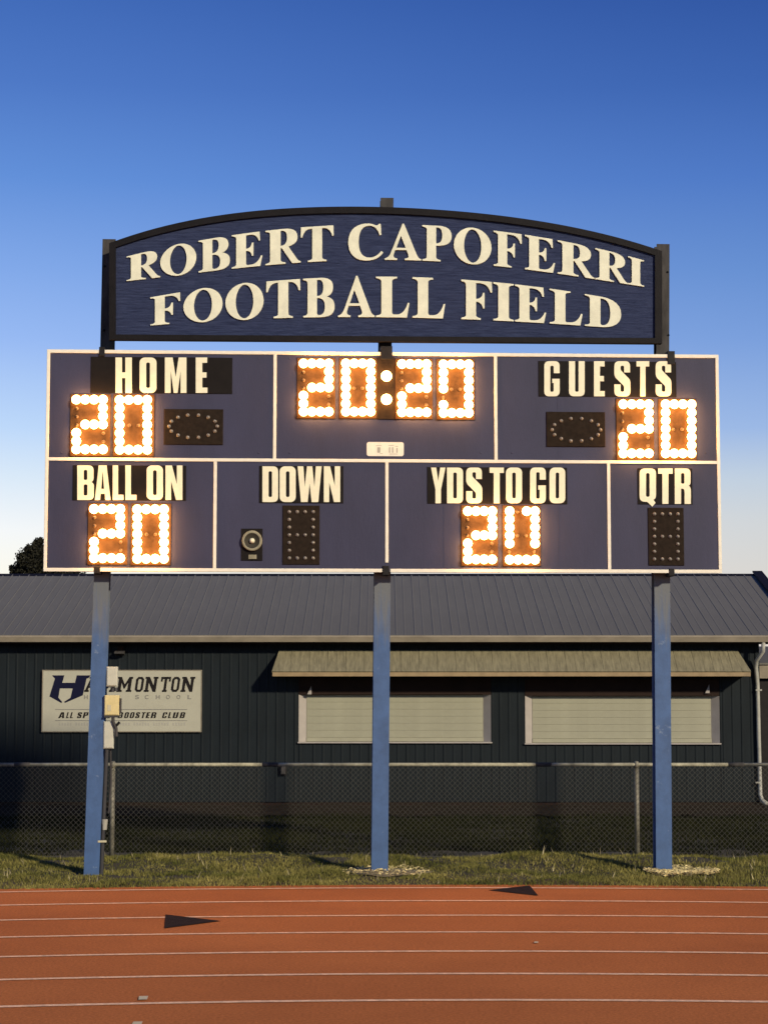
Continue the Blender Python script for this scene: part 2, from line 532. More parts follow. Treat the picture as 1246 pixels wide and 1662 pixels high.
SLAB = {
    'M': path('M0,0 L36,0 L36,13 L28,13 L28,62 L46,22 L54,22 L72,62 L72,13 L64,13 L64,0 L100,0 L100,13 L94,13 L94,87 L100,87 L100,100 L76,100 L50,50 L24,100 L0,100 L0,87 L6,87 L6,13 L0,13 Z'),
    'N': path('M0,0 L38,0 L38,13 L30,13 L30,62 L70,0 L92,0 L92,87 L100,87 L100,100 L62,100 L62,87 L70,87 L70,42 L32,100 L0,100 L0,87 L8,87 L8,13 L0,13 Z'),
    'T': path('M26,0 L74,0 L74,13 L63,13 L63,85 L82,85 L82,68 L100,68 L100,100 L0,100 L0,68 L18,68 L18,85 L37,85 L37,13 L26,13 Z'),
    'O': path('M26,0 L74,0 L100,16 L100,84 L74,100 L26,100 L0,84 L0,16 Z M38,15 L30,22 L30,78 L38,85 L62,85 L70,78 L70,22 L62,15 Z'),
    'A': path('M0,0 L36,0 L36,13 L28,13 L33,27 L66,27 L70,13 L62,13 L62,0 L100,0 L100,13 L94,13 L64,87 L70,87 L70,100 L28,100 L28,87 L36,87 L6,13 L0,13 Z M38,40 L60,40 L50,70 Z'),
}


def glyph_mesh(contours, fn, thick, name='letter'):
    """contours mapped by fn(u,v)->(x,z), filled and given a thickness towards -y (front at y=-thick, back at 0)"""
    cu = bpy.data.curves.new('g', 'CURVE')
    cu.dimensions = '2D'
    cu.fill_mode = 'BOTH'
    cu.extrude = thick / 2
    for c in contours:
        pts = [fn(u / 100, v / 100) for u, v in c]
        sp = cu.splines.new('POLY')
        sp.points.add(len(pts) - 1)
        for k, p in enumerate(pts):
            sp.points[k].co = (p[0], p[1], 0, 1)
        sp.use_cyclic_u = True
    o = bpy.data.objects.new('g', cu)
    col.objects.link(o)
    me = bpy.data.meshes.new_from_object(o.evaluated_get(bpy.context.evaluated_depsgraph_get()))
    bpy.data.objects.remove(o)
    bpy.data.curves.remove(cu)
    # curve plane (x,y) -> (x,z); thickness along y
    me.transform(Matrix(((1, 0, 0, 0), (0, 0, -1, -thick / 2), (0, 1, 0, 0), (0, 0, 0, 1))))
    me.name = name
    me.materials.clear()
    return me


def font_mesh(text, x0, x1, z0, z1, thick=.003, shear=0, bold=0, spacing=1.0):
    cu = bpy.data.curves.new('t', 'FONT')
    cu.body = text
    cu.size = 1
    cu.shear = shear
    cu.offset = bold
    cu.space_character = spacing
    cu.extrude = 0.01
    o = bpy.data.objects.new('t', cu)
    col.objects.link(o)
    me = bpy.data.meshes.new_from_object(o.evaluated_get(bpy.context.evaluated_depsgraph_get()))
    bpy.data.objects.remove(o)
    bpy.data.curves.remove(cu)
    n = len(me.vertices)
    a = np.zeros(n * 3)
    me.vertices.foreach_get('co', a)
    a = a.reshape(n, 3)
    lo, hi = a.min(0), a.max(0)
    b = np.zeros_like(a)
    b[:, 0] = x0 + (a[:, 0] - lo[0]) / (hi[0] - lo[0]) * (x1 - x0)
    b[:, 2] = z0 + (a[:, 1] - lo[1]) / (hi[1] - lo[1]) * (z1 - z0)
    b[:, 1] = -thick * (a[:, 2] - lo[2]) / (hi[2] - lo[2])
    me.vertices.foreach_set('co', b.ravel())
    me.update()
    me.materials.clear()
    return me


# ================================================================== GROUND, TRACK
g = MB()
g.add([(-900, -300, -.02), (900, -300, -.02), (900, 1500, -.02), (-900, 1500, -.02)], [(0, 1, 2, 3)])
struct('ground', g, MT['ground'])

TC = Vector((.75, -8.45))
R0 = 27.0
LANE = 1.07


def track_pt(r, s):
    """s: -1..1 along the half circle, beyond that along the straights"""
    if abs(s) <= 1:
        a = s * math.pi / 2
        return (TC.x + r * math.sin(a), TC.y + r * math.cos(a))
    return (TC.x + math.copysign(r, s), TC.y - (abs(s) - 1) * 40)


def strip(mb, ra, rb, z, s0=-2.2, s1=2.2, n=264):
    v, f = [], []
    for k in range(n + 1):
        s = s0 + (s1 - s0) * k / n
        v.append((*track_pt(ra, s), z))
        v.append((*track_pt(rb, s), z))
        if k:
            f.append((2 * k - 2, 2 * k, 2 * k + 1, 2 * k - 1))
    mb.add(v, f)


t = MB()
strip(t, R0 - 8 * LANE - .3, R0 + .3, .0)
tr = struct('running_track', t, MT['track'])
for k in range(9):
    ln = MB()
    strip(ln, R0 - k * LANE - .033, R0 - k * LANE + .033, .004)
    link('lane_line', ln.mesh('lane_line'), MT['line'], tr)


def flat_poly(pxs, z=.004):
    pts = [gnd(px, py, z) for px, py in pxs]
    return MB().add([tuple(p) for p in pts], [tuple(range(len(pts)))[::-1]])


obj('exchange_arrow', flat_poly([(269, 1484), (359, 1494.5), (267, 1506.5)], .005), MT['mark'], tr)
obj('exchange_arrow', flat_poly([(792, 1444.5), (859, 1437), (873, 1453.5)], .005), MT['mark'], tr)
obj('lane_tick', flat_poly([(226, 1616.6), (241, 1616.2), (239, 1622), (225, 1622.4)], .008), MT['label'], tr)
obj('lane_tick', flat_poly([(217, 1658), (232, 1657.6), (229, 1664), (213, 1664.5)], .008), MT['label'], tr)
obj('lane_tick', flat_poly([(867, 1528), (873, 1528), (873, 1530.2), (866, 1530.2)], .008), MT['label'], tr)

# ---- verge with uneven relief between track and fence, lawn beyond
FY = 21.5           # fence


def hills(x, y):
    return (.02 + .02 * np.sin(x * 1.7 + 1) * np.sin(y * 2.3) + .014 * np.sin(x * 4.1 + y * 3) + .01 * np.sin(x * 9 - y * 5))


def posts_dip(x, y):
    d = 0
    for cx, cy in ((-3.1, 19.75), (-.04, 19.95), (3.0, 20.1)):
        d = d + np.exp(-(((x - cx) / .55) ** 2 + ((y - cy) / .4) ** 2))
    return d


def verge_z(x, y):
    r = np.hypot(x - TC.x, y - TC.y) - (R0 + .22)
    ramp_ = np.clip(r / .25, 0, 1)
    bump_ = np.exp(-((y - 21.0) / .5) ** 2) * .05
    return -.012 + ramp_ * (hills(x, y) + bump_) * (1 - .6 * np.clip(posts_dip(x, y), 0, 1))


def grid(name, x0, x1, y0, y1, nx, ny, zf, m):
    xs, ys = np.linspace(x0, x1, nx), np.linspace(y0, y1, ny)
    X, Y = np.meshgrid(xs, ys)
    Z = zf(X, Y)
    v = np.stack([X, Y, Z], -1).reshape(-1, 3)
    f = []
    for j in range(ny - 1):
        for i in range(nx - 1):
            a = j * nx + i
            f.append((a, a + 1, a + nx + 1, a + nx))
    me = bpy.data.meshes.new(name)
    me.from_pydata(v.tolist(), [], f)
    me.polygons.foreach_set('use_smooth', [True] * len(me.polygons))
    o = link(name, me, m)
    o['kind'] = 'structure'
    return o


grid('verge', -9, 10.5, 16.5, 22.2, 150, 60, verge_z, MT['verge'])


def mulch_z(x, y):
    return .02 + .012 * np.sin(x * 8.3 + y * 5) + .01 * np.sin(x * 17 - y * 11)


grid('planting_bed', -12, 6.9, 28.0, 30.46, 220, 24, mulch_z, MT['mulch'])

BARE = [(gnd(625, 1420), .44, .62), (gnd(1105, 1421), .40, .62), (gnd(85, 1404), .22, .25), (gnd(545, 1401), .2, .4),  # bare ground; the spots flanking the posts also stand in for post shadows
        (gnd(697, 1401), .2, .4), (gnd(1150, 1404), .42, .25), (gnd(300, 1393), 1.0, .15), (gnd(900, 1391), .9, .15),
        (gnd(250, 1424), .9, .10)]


def blades(name, n, x0, x1, y0, y1, zf, hlo, hhi, w, m, label, keep=None):
    x = rng.uniform(x0, x1, n)
    y = rng.uniform(y0, y1, n)
    ok = np.hypot(x - TC.x, y - TC.y) > R0 + .22 + rng.normal(0, .05, n)
    cl = .5 + .5 * np.sin(x * 2.3 + 2 * np.sin(y * 1.9)) * np.sin(y * 3.1 + x * .7)
    ok &= rng.random(n) < .45 + .55 * cl
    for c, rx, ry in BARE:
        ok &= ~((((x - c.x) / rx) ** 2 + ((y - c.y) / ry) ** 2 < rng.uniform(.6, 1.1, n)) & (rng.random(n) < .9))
    x, y, cl = x[ok], y[ok], cl[ok]
    n = len(x)
    z = zf(x, y) - .004
    h = rng.uniform(hlo, hhi, n) * (.6 + .7 * cl)
    a = rng.uniform(0, 2 * math.pi, n)
    lean = rng.uniform(.1, .8, n) * h
    la = rng.uniform(0, 2 * math.pi, n)
    ww = w * rng.uniform(.6, 1.3, n)
    v = np.zeros((n, 3, 3))
    v[:, 0] = np.stack([x - np.cos(a) * ww, y - np.sin(a) * ww, z], -1)
    v[:, 1] = np.stack([x + np.cos(a) * ww, y + np.sin(a) * ww, z], -1)
    v[:, 2] = np.stack([x + np.cos(la) * lean, y + np.sin(la) * lean, z + h], -1)
    me = bpy.data.meshes.new(name)
    me.vertices.add(3 * n)
    me.vertices.foreach_set('co', v.ravel())
    me.loops.add(3 * n)
    me.loops.foreach_set('vertex_index', np.arange(3 * n, dtype=np.int32))
    me.polygons.add(n)
    me.polygons.foreach_set('loop_start', np.arange(0, 3 * n, 3, dtype=np.int32))
    me.update()
    me.validate()
    return stuff(link(name, me, m), label, 'grass')


blades('grass', 150000, -6.2, 6.4, 18.4, 21.6, verge_z, .018, .05, .006, MT['grass'], 'rough grass verge between the red track and the wire fence')
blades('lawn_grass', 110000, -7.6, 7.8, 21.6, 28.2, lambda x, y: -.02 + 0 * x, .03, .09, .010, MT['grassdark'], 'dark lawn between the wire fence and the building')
blades('dry_weeds', 450, -6.0, 6.2, 18.9, 21.6, verge_z, .04, .12, .007, MT['straw'], 'pale dry weeds poking out of the grass verge')


def scatter(name, n, c, rx, ry, smin, smax, m, label, cat, zf=verge_z):
    v, f = [], []
    for i in range(n):
        a, r_ = rng.uniform(0, 6.28), math.sqrt(rng.uniform(0, 1))
        x, y = c.x + rx * r_ * math.cos(a), c.y + ry * r_ * math.sin(a)
        z = float(zf(x, y)) + rng.uniform(.02, .05)
        s = rng.uniform(smin, smax)
        b = rng.uniform(0, 3.1)
        e1 = Vector((math.cos(b), math.sin(b), rng.uniform(-.3, .3))) * s
        e2 = Vector((-math.sin(b), math.cos(b), rng.uniform(-.3, .5))) * s * rng.uniform(.3, .8)
        e3 = Vector((0, 0, s * .35))
        p = Vector((x, y, z))
        k = len(v)
        for q in (-e1 - e2, e1 - e2, e1 + e2, -e1 + e2):
            v.append(tuple(p + q))
        v.append(tuple(p + e3))
        f += [(k, k + 1, k + 4), (k + 1, k + 2, k + 4), (k + 2, k + 3, k + 4), (k + 3, k, k + 4)]
    o = obj(name, MB().add(v, f), m)
    return stuff(o, label, cat)


def patch(name, c, rx, ry, m, dz=.010):
    v = [(c.x, c.y, float(verge_z(c.x, c.y)) + dz)]
    n = 40
    for ring in (.5, 1):
        for k in range(n):
            a = 2 * math.pi * k / n
            w = ring * (1 + .12 * math.sin(3 * a + 1) + .08 * math.sin(7 * a))
            x, y = c.x + rx * w * math.cos(a), c.y + ry * w * math.sin(a)
            v.append((x, y, float(verge_z(x, y)) + dz * (1.4 - ring)))
    f = [(0, 1 + k, 1 + (k + 1) % n) for k in range(n)]
    f += [(1 + k, 1 + n + k, 1 + n + (k + 1) % n, 1 + (k + 1) % n) for k in range(n)]
    return struct(name, MB().add(v, f), m)


patch('sand_patch', gnd(626, 1419), .44, .48, MT['sand'], .032)
patch('bare_soil', gnd(1105, 1419), .38, .48, MT['sand'], .032)
scatter('wood_chips', 2300, gnd(1105, 1419), .39, .52, .007, .02, MT['chips'], 'pale yellow wood chips scattered round the foot of the right post', 'wood chips')
scatter('pebbles', 420, gnd(626, 1419), .46, .52, .006, .02, MT['chips'], 'pale pebbles on the sandy patch at the middle post foot', 'pebbles')

# ================================================================== SCOREBOARD frame of reference
YL, YR = 19.43, 19.76
PL, PR = at(74, 745, YL), at(1167.5, 752, YR)
XD = Vector((PR.x - PL.x, PR.y - PL.y, 0)).normalized()
YAW = math.atan2(XD.y, XD.x)
ND = Vector((-XD.y, XD.x, 0))       # away from the camera


def onb(px, py, off=0.0):
    """photo pixel -> (x along the board, z) in the plane `off` metres behind the board face, origin PL ground point"""
    r = ray(px, py)
    o = Vector((PL.x, PL.y, 0)) + ND * off
    k = (o - CAM).dot(ND) / r.dot(ND)
    p = CAM + r * k
    return (p - o).dot(XD), p.z


def bloc(x, y, z):
    return Vector((PL.x, PL.y, 0)) + XD * x + ND * y + Vector((0, 0, z))


ctl, ctr, cbr, cbl = onb(78, 567), onb(1167.5, 577), onb(1168, 930.5), onb(70, 926.5)
BX0, BX1 = (ctl[0] + cbl[0]) / 2, (ctr[0] + cbr[0]) / 2
BZ1, BZ0 = (ctl[1] + ctr[1]) / 2, (cbl[1] + cbr[1]) / 2
S = (BX1 - BX0) / 1094.0
BT = .16
print('board', BX1 - BX0, BZ1 - BZ0, 'z', BZ0, BZ1, 'yaw', math.degrees(YAW))

# ---- three support posts
posts = [
    # px bottom, py bottom, px at board foot (y 940), px upper (y 480), top py, width px
    ((148.5, 1417), 165.0, 177.5, 388, 24.5, 'left steel post, blue paint, carrying the pale electrical boxes'),
    ((616, 1413), 620.5, 628.0, 321, 26.5, 'middle steel post, blue paint, standing in the sandy patch'),
    ((1077, 1413), 1074.0, 1075.5, 396, 26.0, 'right steel post, blue paint with pale scuffs, standing in wood chips'),
]
PY = BT + .03
post_roots = []


def hbeam(mb, a, b, w, d):
    """H section between two points (a bottom, b top), local coords, flange facing -y"""
    tf, tw = .012, .010
    for (x0, x1, y0, y1) in ((-w / 2, w / 2, 0, tf), (-tw / 2, tw / 2, tf, d - tf), (-w / 2, w / 2, d - tf, d)):
        v = []
        for p in (a, b):
            v += [(p[0] + x0, y0, p[1]), (p[0] + x1, y0, p[1]), (p[0] + x1, y1, p[1]), (p[0] + x0, y1, p[1])]
        mb.add(v, [(0, 3, 2, 1), (4, 5, 6, 7), (0, 1, 5, 4), (1, 2, 6, 5), (2, 3, 7, 6), (3, 0, 4, 7)])


for (bp, pxm, pxu, pyt, wpx, lab) in posts:
    xb, zb = onb(bp[0], bp[1], PY)
    xm, zm = onb(pxm, 940, PY)
    xu, zu = onb(pxu, 480, PY)
    xt, zt = onb(pxu, pyt, PY)
    w = wpx * S
    root = thing('support_post', lab, 'post', bloc(xb, PY, 0), YAW, 'steel posts holding up the scoreboard')
    lo, up = MB(), MB()
    # paint stops behind the board
    zs = BZ0 + .25
    xs = xb + (xm - xb) * (zs - zb) / (zm - zb)
    hbeam(lo, (0, -.06), (xs - xb, zs), w, .17)
    obj('painted_column', lo, MT['post'], root)
    wu = 21.5 * S
    hbeam(up, (xs - xb, zs + .002), (xt - xb, zt), wu, .15)
    obj('upper_column', up, MT['galv'], root)
    # bolts on the flange
    for zz in (BZ1 + .25, BZ1 + .95) if True else ():
        for sx in (-.045, .045):
            bl = MB().dome(xt - xb + sx, 0, zz, .014, .014, 6, 2)
            obj('bolt', bl, MT['clip'], root)
    post_roots.append((root, xb))

# ---- the scoreboard
cx = (BX0 + BX1) / 2
board = thing('scoreboard', 'wide blue electronic football scoreboard with white border and glowing amber digits', 'scoreboard', bloc(cx, 0, BZ0), YAW)


def L(px, py, off=0.0):
    x, z = onb(px, py, off)
    return x - cx, z - BZ0


W2, HH = (BX1 - BX0) / 2, BZ1 - BZ0
obj('cabinet', MB().box(-W2 + .004, W2 - .004, 0, BT, .004, HH - .004), MT['board'], board)
bw = 5.2 * S


def bar(x0, x1, z0, z1, d=.012, name='border_strip'):
    return obj(name, MB().bbox(x0, x1, -d, -.0005, z0, z1, .003), MT['border'], board)


def edge(mb_args):
    pass


# outer border (wraps the cabinet edge), split at the clips as in the photograph
bar(-W2, W2, HH - bw, HH + .003)
xc0 = L(620, 930)[0]
bar(-W2, xc0 - .0, -.003, bw)
bar(xc0 + 13 * S, W2, -.003, bw)
bar(-W2, -W2 + bw, bw, HH - bw)
bar(W2 - bw, W2, bw, HH - bw)
zm = (L(70, 745)[1] + L(1167, 751)[1]) / 2
bar(-W2 + bw, W2 - bw, zm - bw / 2, zm + bw / 2)
for px in (446, 804):
    x = L(px, 660)[0]
    bar(x - bw / 2, x + bw / 2, zm + bw / 2, HH - bw, name='divider_strip')
for px in (349, 627.5, 987.5):
    x = L(px, 840)[0]
    lowz = bw if px != 627.5 else bw + 10 * S
    bar(x - bw / 2, x + bw / 2, lowz, zm - bw / 2, name='divider_strip')
# faint sheet seams on the cabinet face
for px in (215, 720, 905):
    x = L(px, 700)[0]
    obj('sheet_seam', MB().box(x - .004, x + .004, -.002, 0.001, bw, HH - bw), MT['board'], board)
# mounting clips over the top and bottom edges
for (px, py, w_, h_) in ((166, 571, 9, 15), (627, 573, 19, 22), (1088, 581, 12, 22), (158, 925, 10, 12), (626, 926, 10, 15), (1089, 929, 9, 12)):
    x, z = L(px, py)
    obj('mounting_clip', MB().bbox(x - w_ * S / 2, x + w_ * S / 2, -.022, BT + .02, z - h_ * S / 2, z + h_ * S / 2, .004), MT['clip'], board)


def word(parent, glyphs, letters, y0, y1, m, depth, base_off=0.0):
    for ch, a, b in letters:
        def fn(u, v, a=a, b=b):
            return L(a + (b - a) * u, y1 + (y0 - y1) * v)
        me = glyph_mesh(glyphs[ch], fn, depth)
        o = link('letter', me, m, parent)
        o.location = (0, base_off, 0)


def plate(px0, px1, py0, py1, word_list, y0, y1):
    x0, z1 = L(px0, py0)
    x1, z0 = L(px1, py1)
    p = obj('name_plate', MB().bbox(x0, x1, -.008, -.0005, z0, z1, .002), MT['plate'], board)
    word(p, BLOCK, word_list, y0, y1, MT['letter'], .004, -.0082)


plate(148, 377, 579, 639.5, [('H', 188, 214.5), ('O', 227, 254.5), ('M', 268, 303), ('E', 318, 337)], 580.5, 638)
plate(873, 1097, 586, 645, [('G', 882.5, 907.5), ('U', 922.5, 948), ('E', 963, 980.5), ('S', 996, 1022), ('T', 1032, 1052.5), ('S', 1063, 1088.5)], 586.5, 643.5)
plate(119, 302, 755, 813, [('B', 126, 153), ('A', 154.5, 180), ('L', 183.5, 201), ('L', 204, 222), ('O', 238.5, 265), ('N', 269, 296.5)], 755.6, 811.6)
plate(421, 557, 756, 817, [('D', 426, 451.5), ('O', 454, 480), ('W', 483, 522), ('N', 525.5, 552)], 757, 815)
plate(693, 920, 758, 818.5, [('Y', 699, 722.5), ('D', 725, 751), ('S', 756, 782), ('T', 794, 817), ('O', 820.5, 846.5), ('G', 859.5, 885), ('O', 891, 916.5)], 759, 817)
plate(1033.5, 1123, 760, 819, [('Q', 1037, 1063.5), ('T', 1067, 1090.5), ('R', 1094, 1120)], 760.5, 818)

# ---- lamps
lm = MB()
lv0 = []
for (rr0, yy0) in ((.018, 0), (.022, -.02), (.044, -.034), (.0495, -.054), (.044, -.074), (.026, -.090)):
    lv0 += [(rr0 * math.cos(2 * math.pi * k / 12), yy0, rr0 * math.sin(2 * math.pi * k / 12)) for k in range(12)]
lf0 = [(j * 12 + k, j * 12 + (k + 1) % 12, (j + 1) * 12 + (k + 1) % 12, (j + 1) * 12 + k) for j in range(5) for k in range(12)]
lv0.append((0, -.099, 0))
lf0 += [(60 + k, 60 + (k + 1) % 12, 72) for k in range(12)]
lit_me = lm.add(lv0, lf0).mesh('bulb', True)
lit_me.materials.append(MT['lit'])
off_mb = MB().dome(0, 0, 0, .021, .022, 8, 3)
off_me = off_mb.mesh('bulb', True)
off_me.materials.append(MT['unlit'])
glowtint_me = MB().dome(0, 0, 0, .021, .022, 8, 3).mesh('bulb', True)
glowtint_me.materials.append(MT['glowtint'])
SEG = {'0': ['1111', '1..1', '1..1', '1..1', '1..1', '1..1', '1111'],
       '2': ['1111', '...1', '...1', '.111', '1...', '1...', '1111'],
       '9': ['1111', '1..1', '1..1', '1..1', '...1', '1..1', '1111'],
       'x': ['1.11', '1..1', '1..1', '1..1', '1..1', '....', '1111'],
       ' ': ['....'] * 7}
FULL = ['1111', '1..1', '1..1', '1111', '1..1', '1..1', '1111']


def lamp(parent, x, z, lit, y=-.012, me=None):
    o = bpy.data.objects.new('bulb', lit_me if lit else (me or off_me))
    col.objects.link(o)
    o.parent = parent
    o.location = (x, y, z)
    return o


def digit(px0, px1, py0, py1, ch, pad=3, mid=None):
    """outer box of the glowing strokes in photo pixels"""
    x0, z1 = L(px0 - pad, py0 - pad)
    x1, z0 = L(px1 + pad, py1 + pad)
    p = obj('digit_panel', MB().bbox(x0, x1, -.012, -.0005, z0, z1, .003), MT['glowpanel' if ch != ' ' else 'panel'], board)
    for r_ in range(7):
        for c_ in range(4):
            if FULL[r_][c_] != '1':
                continue
            px = px0 + 7.5 + (px1 - px0 - 15) * c_ / 3
            py = py0 + 7.5 + (py1 - py0 - 15) * r_ / 6
            x, z = L(px, py)
            lamp(p, x, z, SEG[ch][r_][c_] == '1', me=glowtint_me if ch != ' ' else None)
    return p


for d in ((485, 541, 584, 677, '2'), (553.5, 608.7, 584, 677, '0'), (644, 699, 585, 678, '2'), (711, 767, 585.5, 679, '9'),
          (118, 176, 642.5, 738, '2'), (188, 247.5, 643, 738.5, '0'),
          (1001.5, 1058, 650, 744.5, '2'), (1070, 1127, 650, 744.5, '0'),
          (146.5, 204, 819.5, 914, '2'), (216.5, 274.5, 820, 915, '0'),
          (750.5, 805, 823, 916, '2'), (818, 874, 823, 916.5, 'x'),
          (462, 515.5, 823.5, 913.5, ' '), (1053.5, 1106.5, 827, 915, ' ')):
    digit(*d)
# colon
x0, z1 = L(612.5, 580)
x1, z0 = L(640, 681)
p = obj('colon_panel', MB().bbox(x0, x1, -.012, -.0005, z0, z1, .003), MT['panel'], board)
for py in (612, 649.6):
    x, z = L(626.6, py)
    o = lamp(p, x, z, True)
    o.scale = (1.18, 1, 1.18)
# possession ovals
for (a, b, c_, d_, ox, oy) in ((267, 362, 664, 722, 313.8, 692.2), (886, 981.5, 668.5, 725.5, 934.2, 697.8)):
    x0, z1 = L(a, c_)
    x1, z0 = L(b, d_)
    p = obj('possession_panel', MB().bbox(x0, x1, -.016, -.0005, z0, z1, .004), MT['panel'], board)
    for k in range(14):
        t_ = 2 * math.pi * k / 14
        u, v = math.cos(t_), math.sin(t_)
        x, z = L(ox + 39 * u, oy + 18.5 * v)
        o = lamp(p, x, z, False, -.016)
        o.name = 'possession_lamp'
# horn
x0, z1 = L(392, 858)
x1, z0 = L(426, 910)
hp = obj('horn_panel', MB().bbox(x0, x1, -.012, -.0005, z0, z1, .003), MT['plate'], board)
hx, hz = L(409.3, 878)


def ringmb(cx_, cz_, prof, n=24):
    """lathe about the y axis: prof = [(r, y)]"""
    v, f = [], []
    for r_, y_ in prof:
        for k in range(n):
            a = 2 * math.pi * k / n
            v.append((cx_ + r_ * math.cos(a), y_, cz_ + r_ * math.sin(a)))
    for j in range(len(prof) - 1):
        for k in range(n):
            f.append((j * n + k, j * n + (k + 1) % n, (j + 1) * n + (k + 1) % n, (j + 1) * n + k))
    return MB().add(v, f)


MT['horn'] = mat('horn_ring', (.27, .25, .17), .7, 0, var=.25, vscale=20, spec=.2)
MT['throat'] = mat('horn_throat', (.05, .045, .035), .8, spec=.1)
obj('horn_bell', ringmb(hx, hz, [(.108, -.012), (.108, -.045), (.100, -.052), (.082, -.046)]), MT['horn'], hp, True)
obj('horn_throat', ringmb(hx, hz, [(.083, -.045), (.06, -.030), (.04, -.018), (.01, -.016)]), MT['throat'], hp, True)
obj('horn_core', MB().dome(hx, -.02, hz, .03, .04, 14, 4), MT['letter'], hp, True)
x0, z1 = L(403.5, 900.5)
x1, z0 = L(416.5, 907.5)
obj('horn_tab', MB().bbox(x0, x1, -.022, -.0125, z0, z1, .002), MT['horn'], hp)
# small maker plate
x0, z1 = L(595, 717.5)
x1, z0 = L(655, 740.5)
rrp = [(x0 + (x1 - x0) * u / 100, z0 + (z1 - z0) * v / 100) for u, v in rr(0, 0, 100, 100, 6, 15)]
mp_ = obj('maker_plate', MB().prism_y(rrp, -.006, -.0005), MT['border'], board)
for (a, b, c_, d_) in ((610, 619, 723, 724), (612, 617, 726, 735), (616, 621, 736, 736.8), (630, 639, 722.5, 723.4), (631, 633, 726, 735), (636, 638, 726, 735), (641, 646, 724, 725), (643, 645, 727, 735), (631, 645, 736.6, 737.4)):
    x0, z1 = L(a, c_)
    x1, z0 = L(b, d_)
    obj('plate_mark', MB().box(x0, x1, -.0075, -.0062, z0, z1), MT['printpale'], mp_)
# small bolts in the face
for px in (100, 420, 470, 780, 830, 1145):
    for py in (582, 735):
        x, z = L(px, py)
        obj('rivet', MB().dome(x, 0, z, .010, .006, 6, 2), MT['board'], board)

# ================================================================== ARCHED NAME SIGN
SO = -.02     # sign front plane relative to the board face


def Ls(px, py):
    return onb(px, py, SO)


sc0 = Ls(178, 552)
sc1 = Ls(1073, 558)
scx = (sc0[0] + sc1[0]) / 2
sz0 = (sc0[1] + sc1[1]) / 2
sign = thing('name_sign', 'arched dark blue carved wood sign reading Robert Capoferri Football Field above the scoreboard', 'sign', bloc(scx, SO, sz0), YAW)


def LS(px, py):
    x, z = Ls(px, py)
    return x - scx, z - sz0


xs_ = np.array([178, 188, 340, 469, 640, 720, 841, 961, 1069, 1073.])
ys_ = np.array([395.5, 392, 350, 341, 336.5, 342, 354.5, 377, 406, 408.])
xs2 = np.array([178, 240, 300, 340, 400, 469, 550, 600, 640, 720, 841, 961, 1015, 1073.])
ys2 = np.array([396, 375.5, 359.5, 352.5, 345, 340.3, 337.2, 336.5, 337, 341.5, 354.5, 377.5, 390.5, 408.])
topc = np.polyfit(xs2 - 620, ys2, 4)


def top_y(px):
    return float(np.polyval(topc, px - 620))


N = 48
fw = 10.5


def bot_y(px):
    return 552 + (px - 178) * 6 / 895


outer_t = [LS(178 + 895 * k / N, top_y(178 + 895 * k / N)) for k in range(N + 1)]
inner_t = [LS(188.5 + 873 * k / N, top_y(188.5 + 873 * k / N) + fw) for k in range(N + 1)]
outer_b = [LS(178 + 895 * k / N, bot_y(178 + 895 * k / N)) for k in range(N + 1)]
inner_b = [LS(188.5 + 873 * k / N, bot_y(188.5 + 873 * k / N) - 8.5) for k in range(N + 1)]
# wood panel
pan = MB()
for k in range(N):
    pan.add([(inner_t[k][0], 0, inner_t[k][1] + .005), (inner_t[k + 1][0], 0, inner_t[k + 1][1] + .005),
             (inner_b[k + 1][0], 0, inner_b[k + 1][1] - .005), (inner_b[k][0], 0, inner_b[k][1] - .005)], [(0, 3, 2, 1)])
pan = MB()
pan.prism_y([(p[0], p[1] + .004) for p in inner_t] + [(p[0], p[1] - .004) for p in reversed(inner_b)], 0, .05)
obj('wood_panel', pan, MT['wood'], sign)


def ribbon(a, b, y0, y1):
    m = MB()
    for k in range(len(a) - 1):
        v = [(a[k][0], y0, a[k][1]), (a[k + 1][0], y0, a[k + 1][1]), (b[k + 1][0], y0, b[k + 1][1]), (b[k][0], y0, b[k][1])]
        v += [(p[0], y1, p[2]) for p in v]
        f = [(0, 3, 2, 1), (4, 5, 6, 7), (0, 1, 5, 4), (2, 3, 7, 6)]
        if k == 0:
            f.append((0, 4, 7, 3))
        if k == len(a) - 2:
            f.append((1, 2, 6, 5))
        m.add(v, f)
    return m


obj('top_frame', ribbon(outer_t, inner_t, -.03, .06), MT['frame'], sign)
obj('bottom_frame', ribbon(inner_b, outer_b, -.03, .06), MT['frame'], sign)
for (o_t, i_t, i_b, o_b) in ((outer_t[0], inner_t[0], inner_b[0], outer_b[0]), (outer_t[-1], inner_t[-1], inner_b[-1], outer_b[-1])):
    obj('side_frame', MB().prism_y([o_t, i_t, i_b, o_b], -.0295, .0595), MT['frame'], sign)

L1 = [('R', 206, 260.5), ('O', 260.5, 319), ('B', 322.5, 373.5), ('E', 376.5, 426.5), ('R', 431, 488), ('T', 488, 541.5),
      ('C', 565, 621.5), ('A', 624, 683), ('P', 685, 732.5), ('O', 736, 797), ('F', 800.5, 847), ('E', 851, 900.5), ('R', 904, 963.5), ('R', 965, 1018), ('I', 1018, 1044)]
t1 = np.polyfit(np.array([233, 290, 348, 400, 459, 515, 593, 653, 708, 766, 824, 875, 933, 990, 1030.]) - 620,
                [410, 397.5, 388, 378.5, 372, 367.5, 364.5, 364.5, 367, 372, 377.5, 385.5, 395.5, 408, 420], 4)
b1 = np.polyfit(np.array([233, 290, 348, 400, 459, 515, 593, 653, 708, 766, 824, 875, 933, 990, 1030.]) - 620,
                [454.5, 445, 441, 434.5, 429, 424.5, 422, 423, 425.5, 428, 432.5, 441, 449.5, 458, 463], 4)
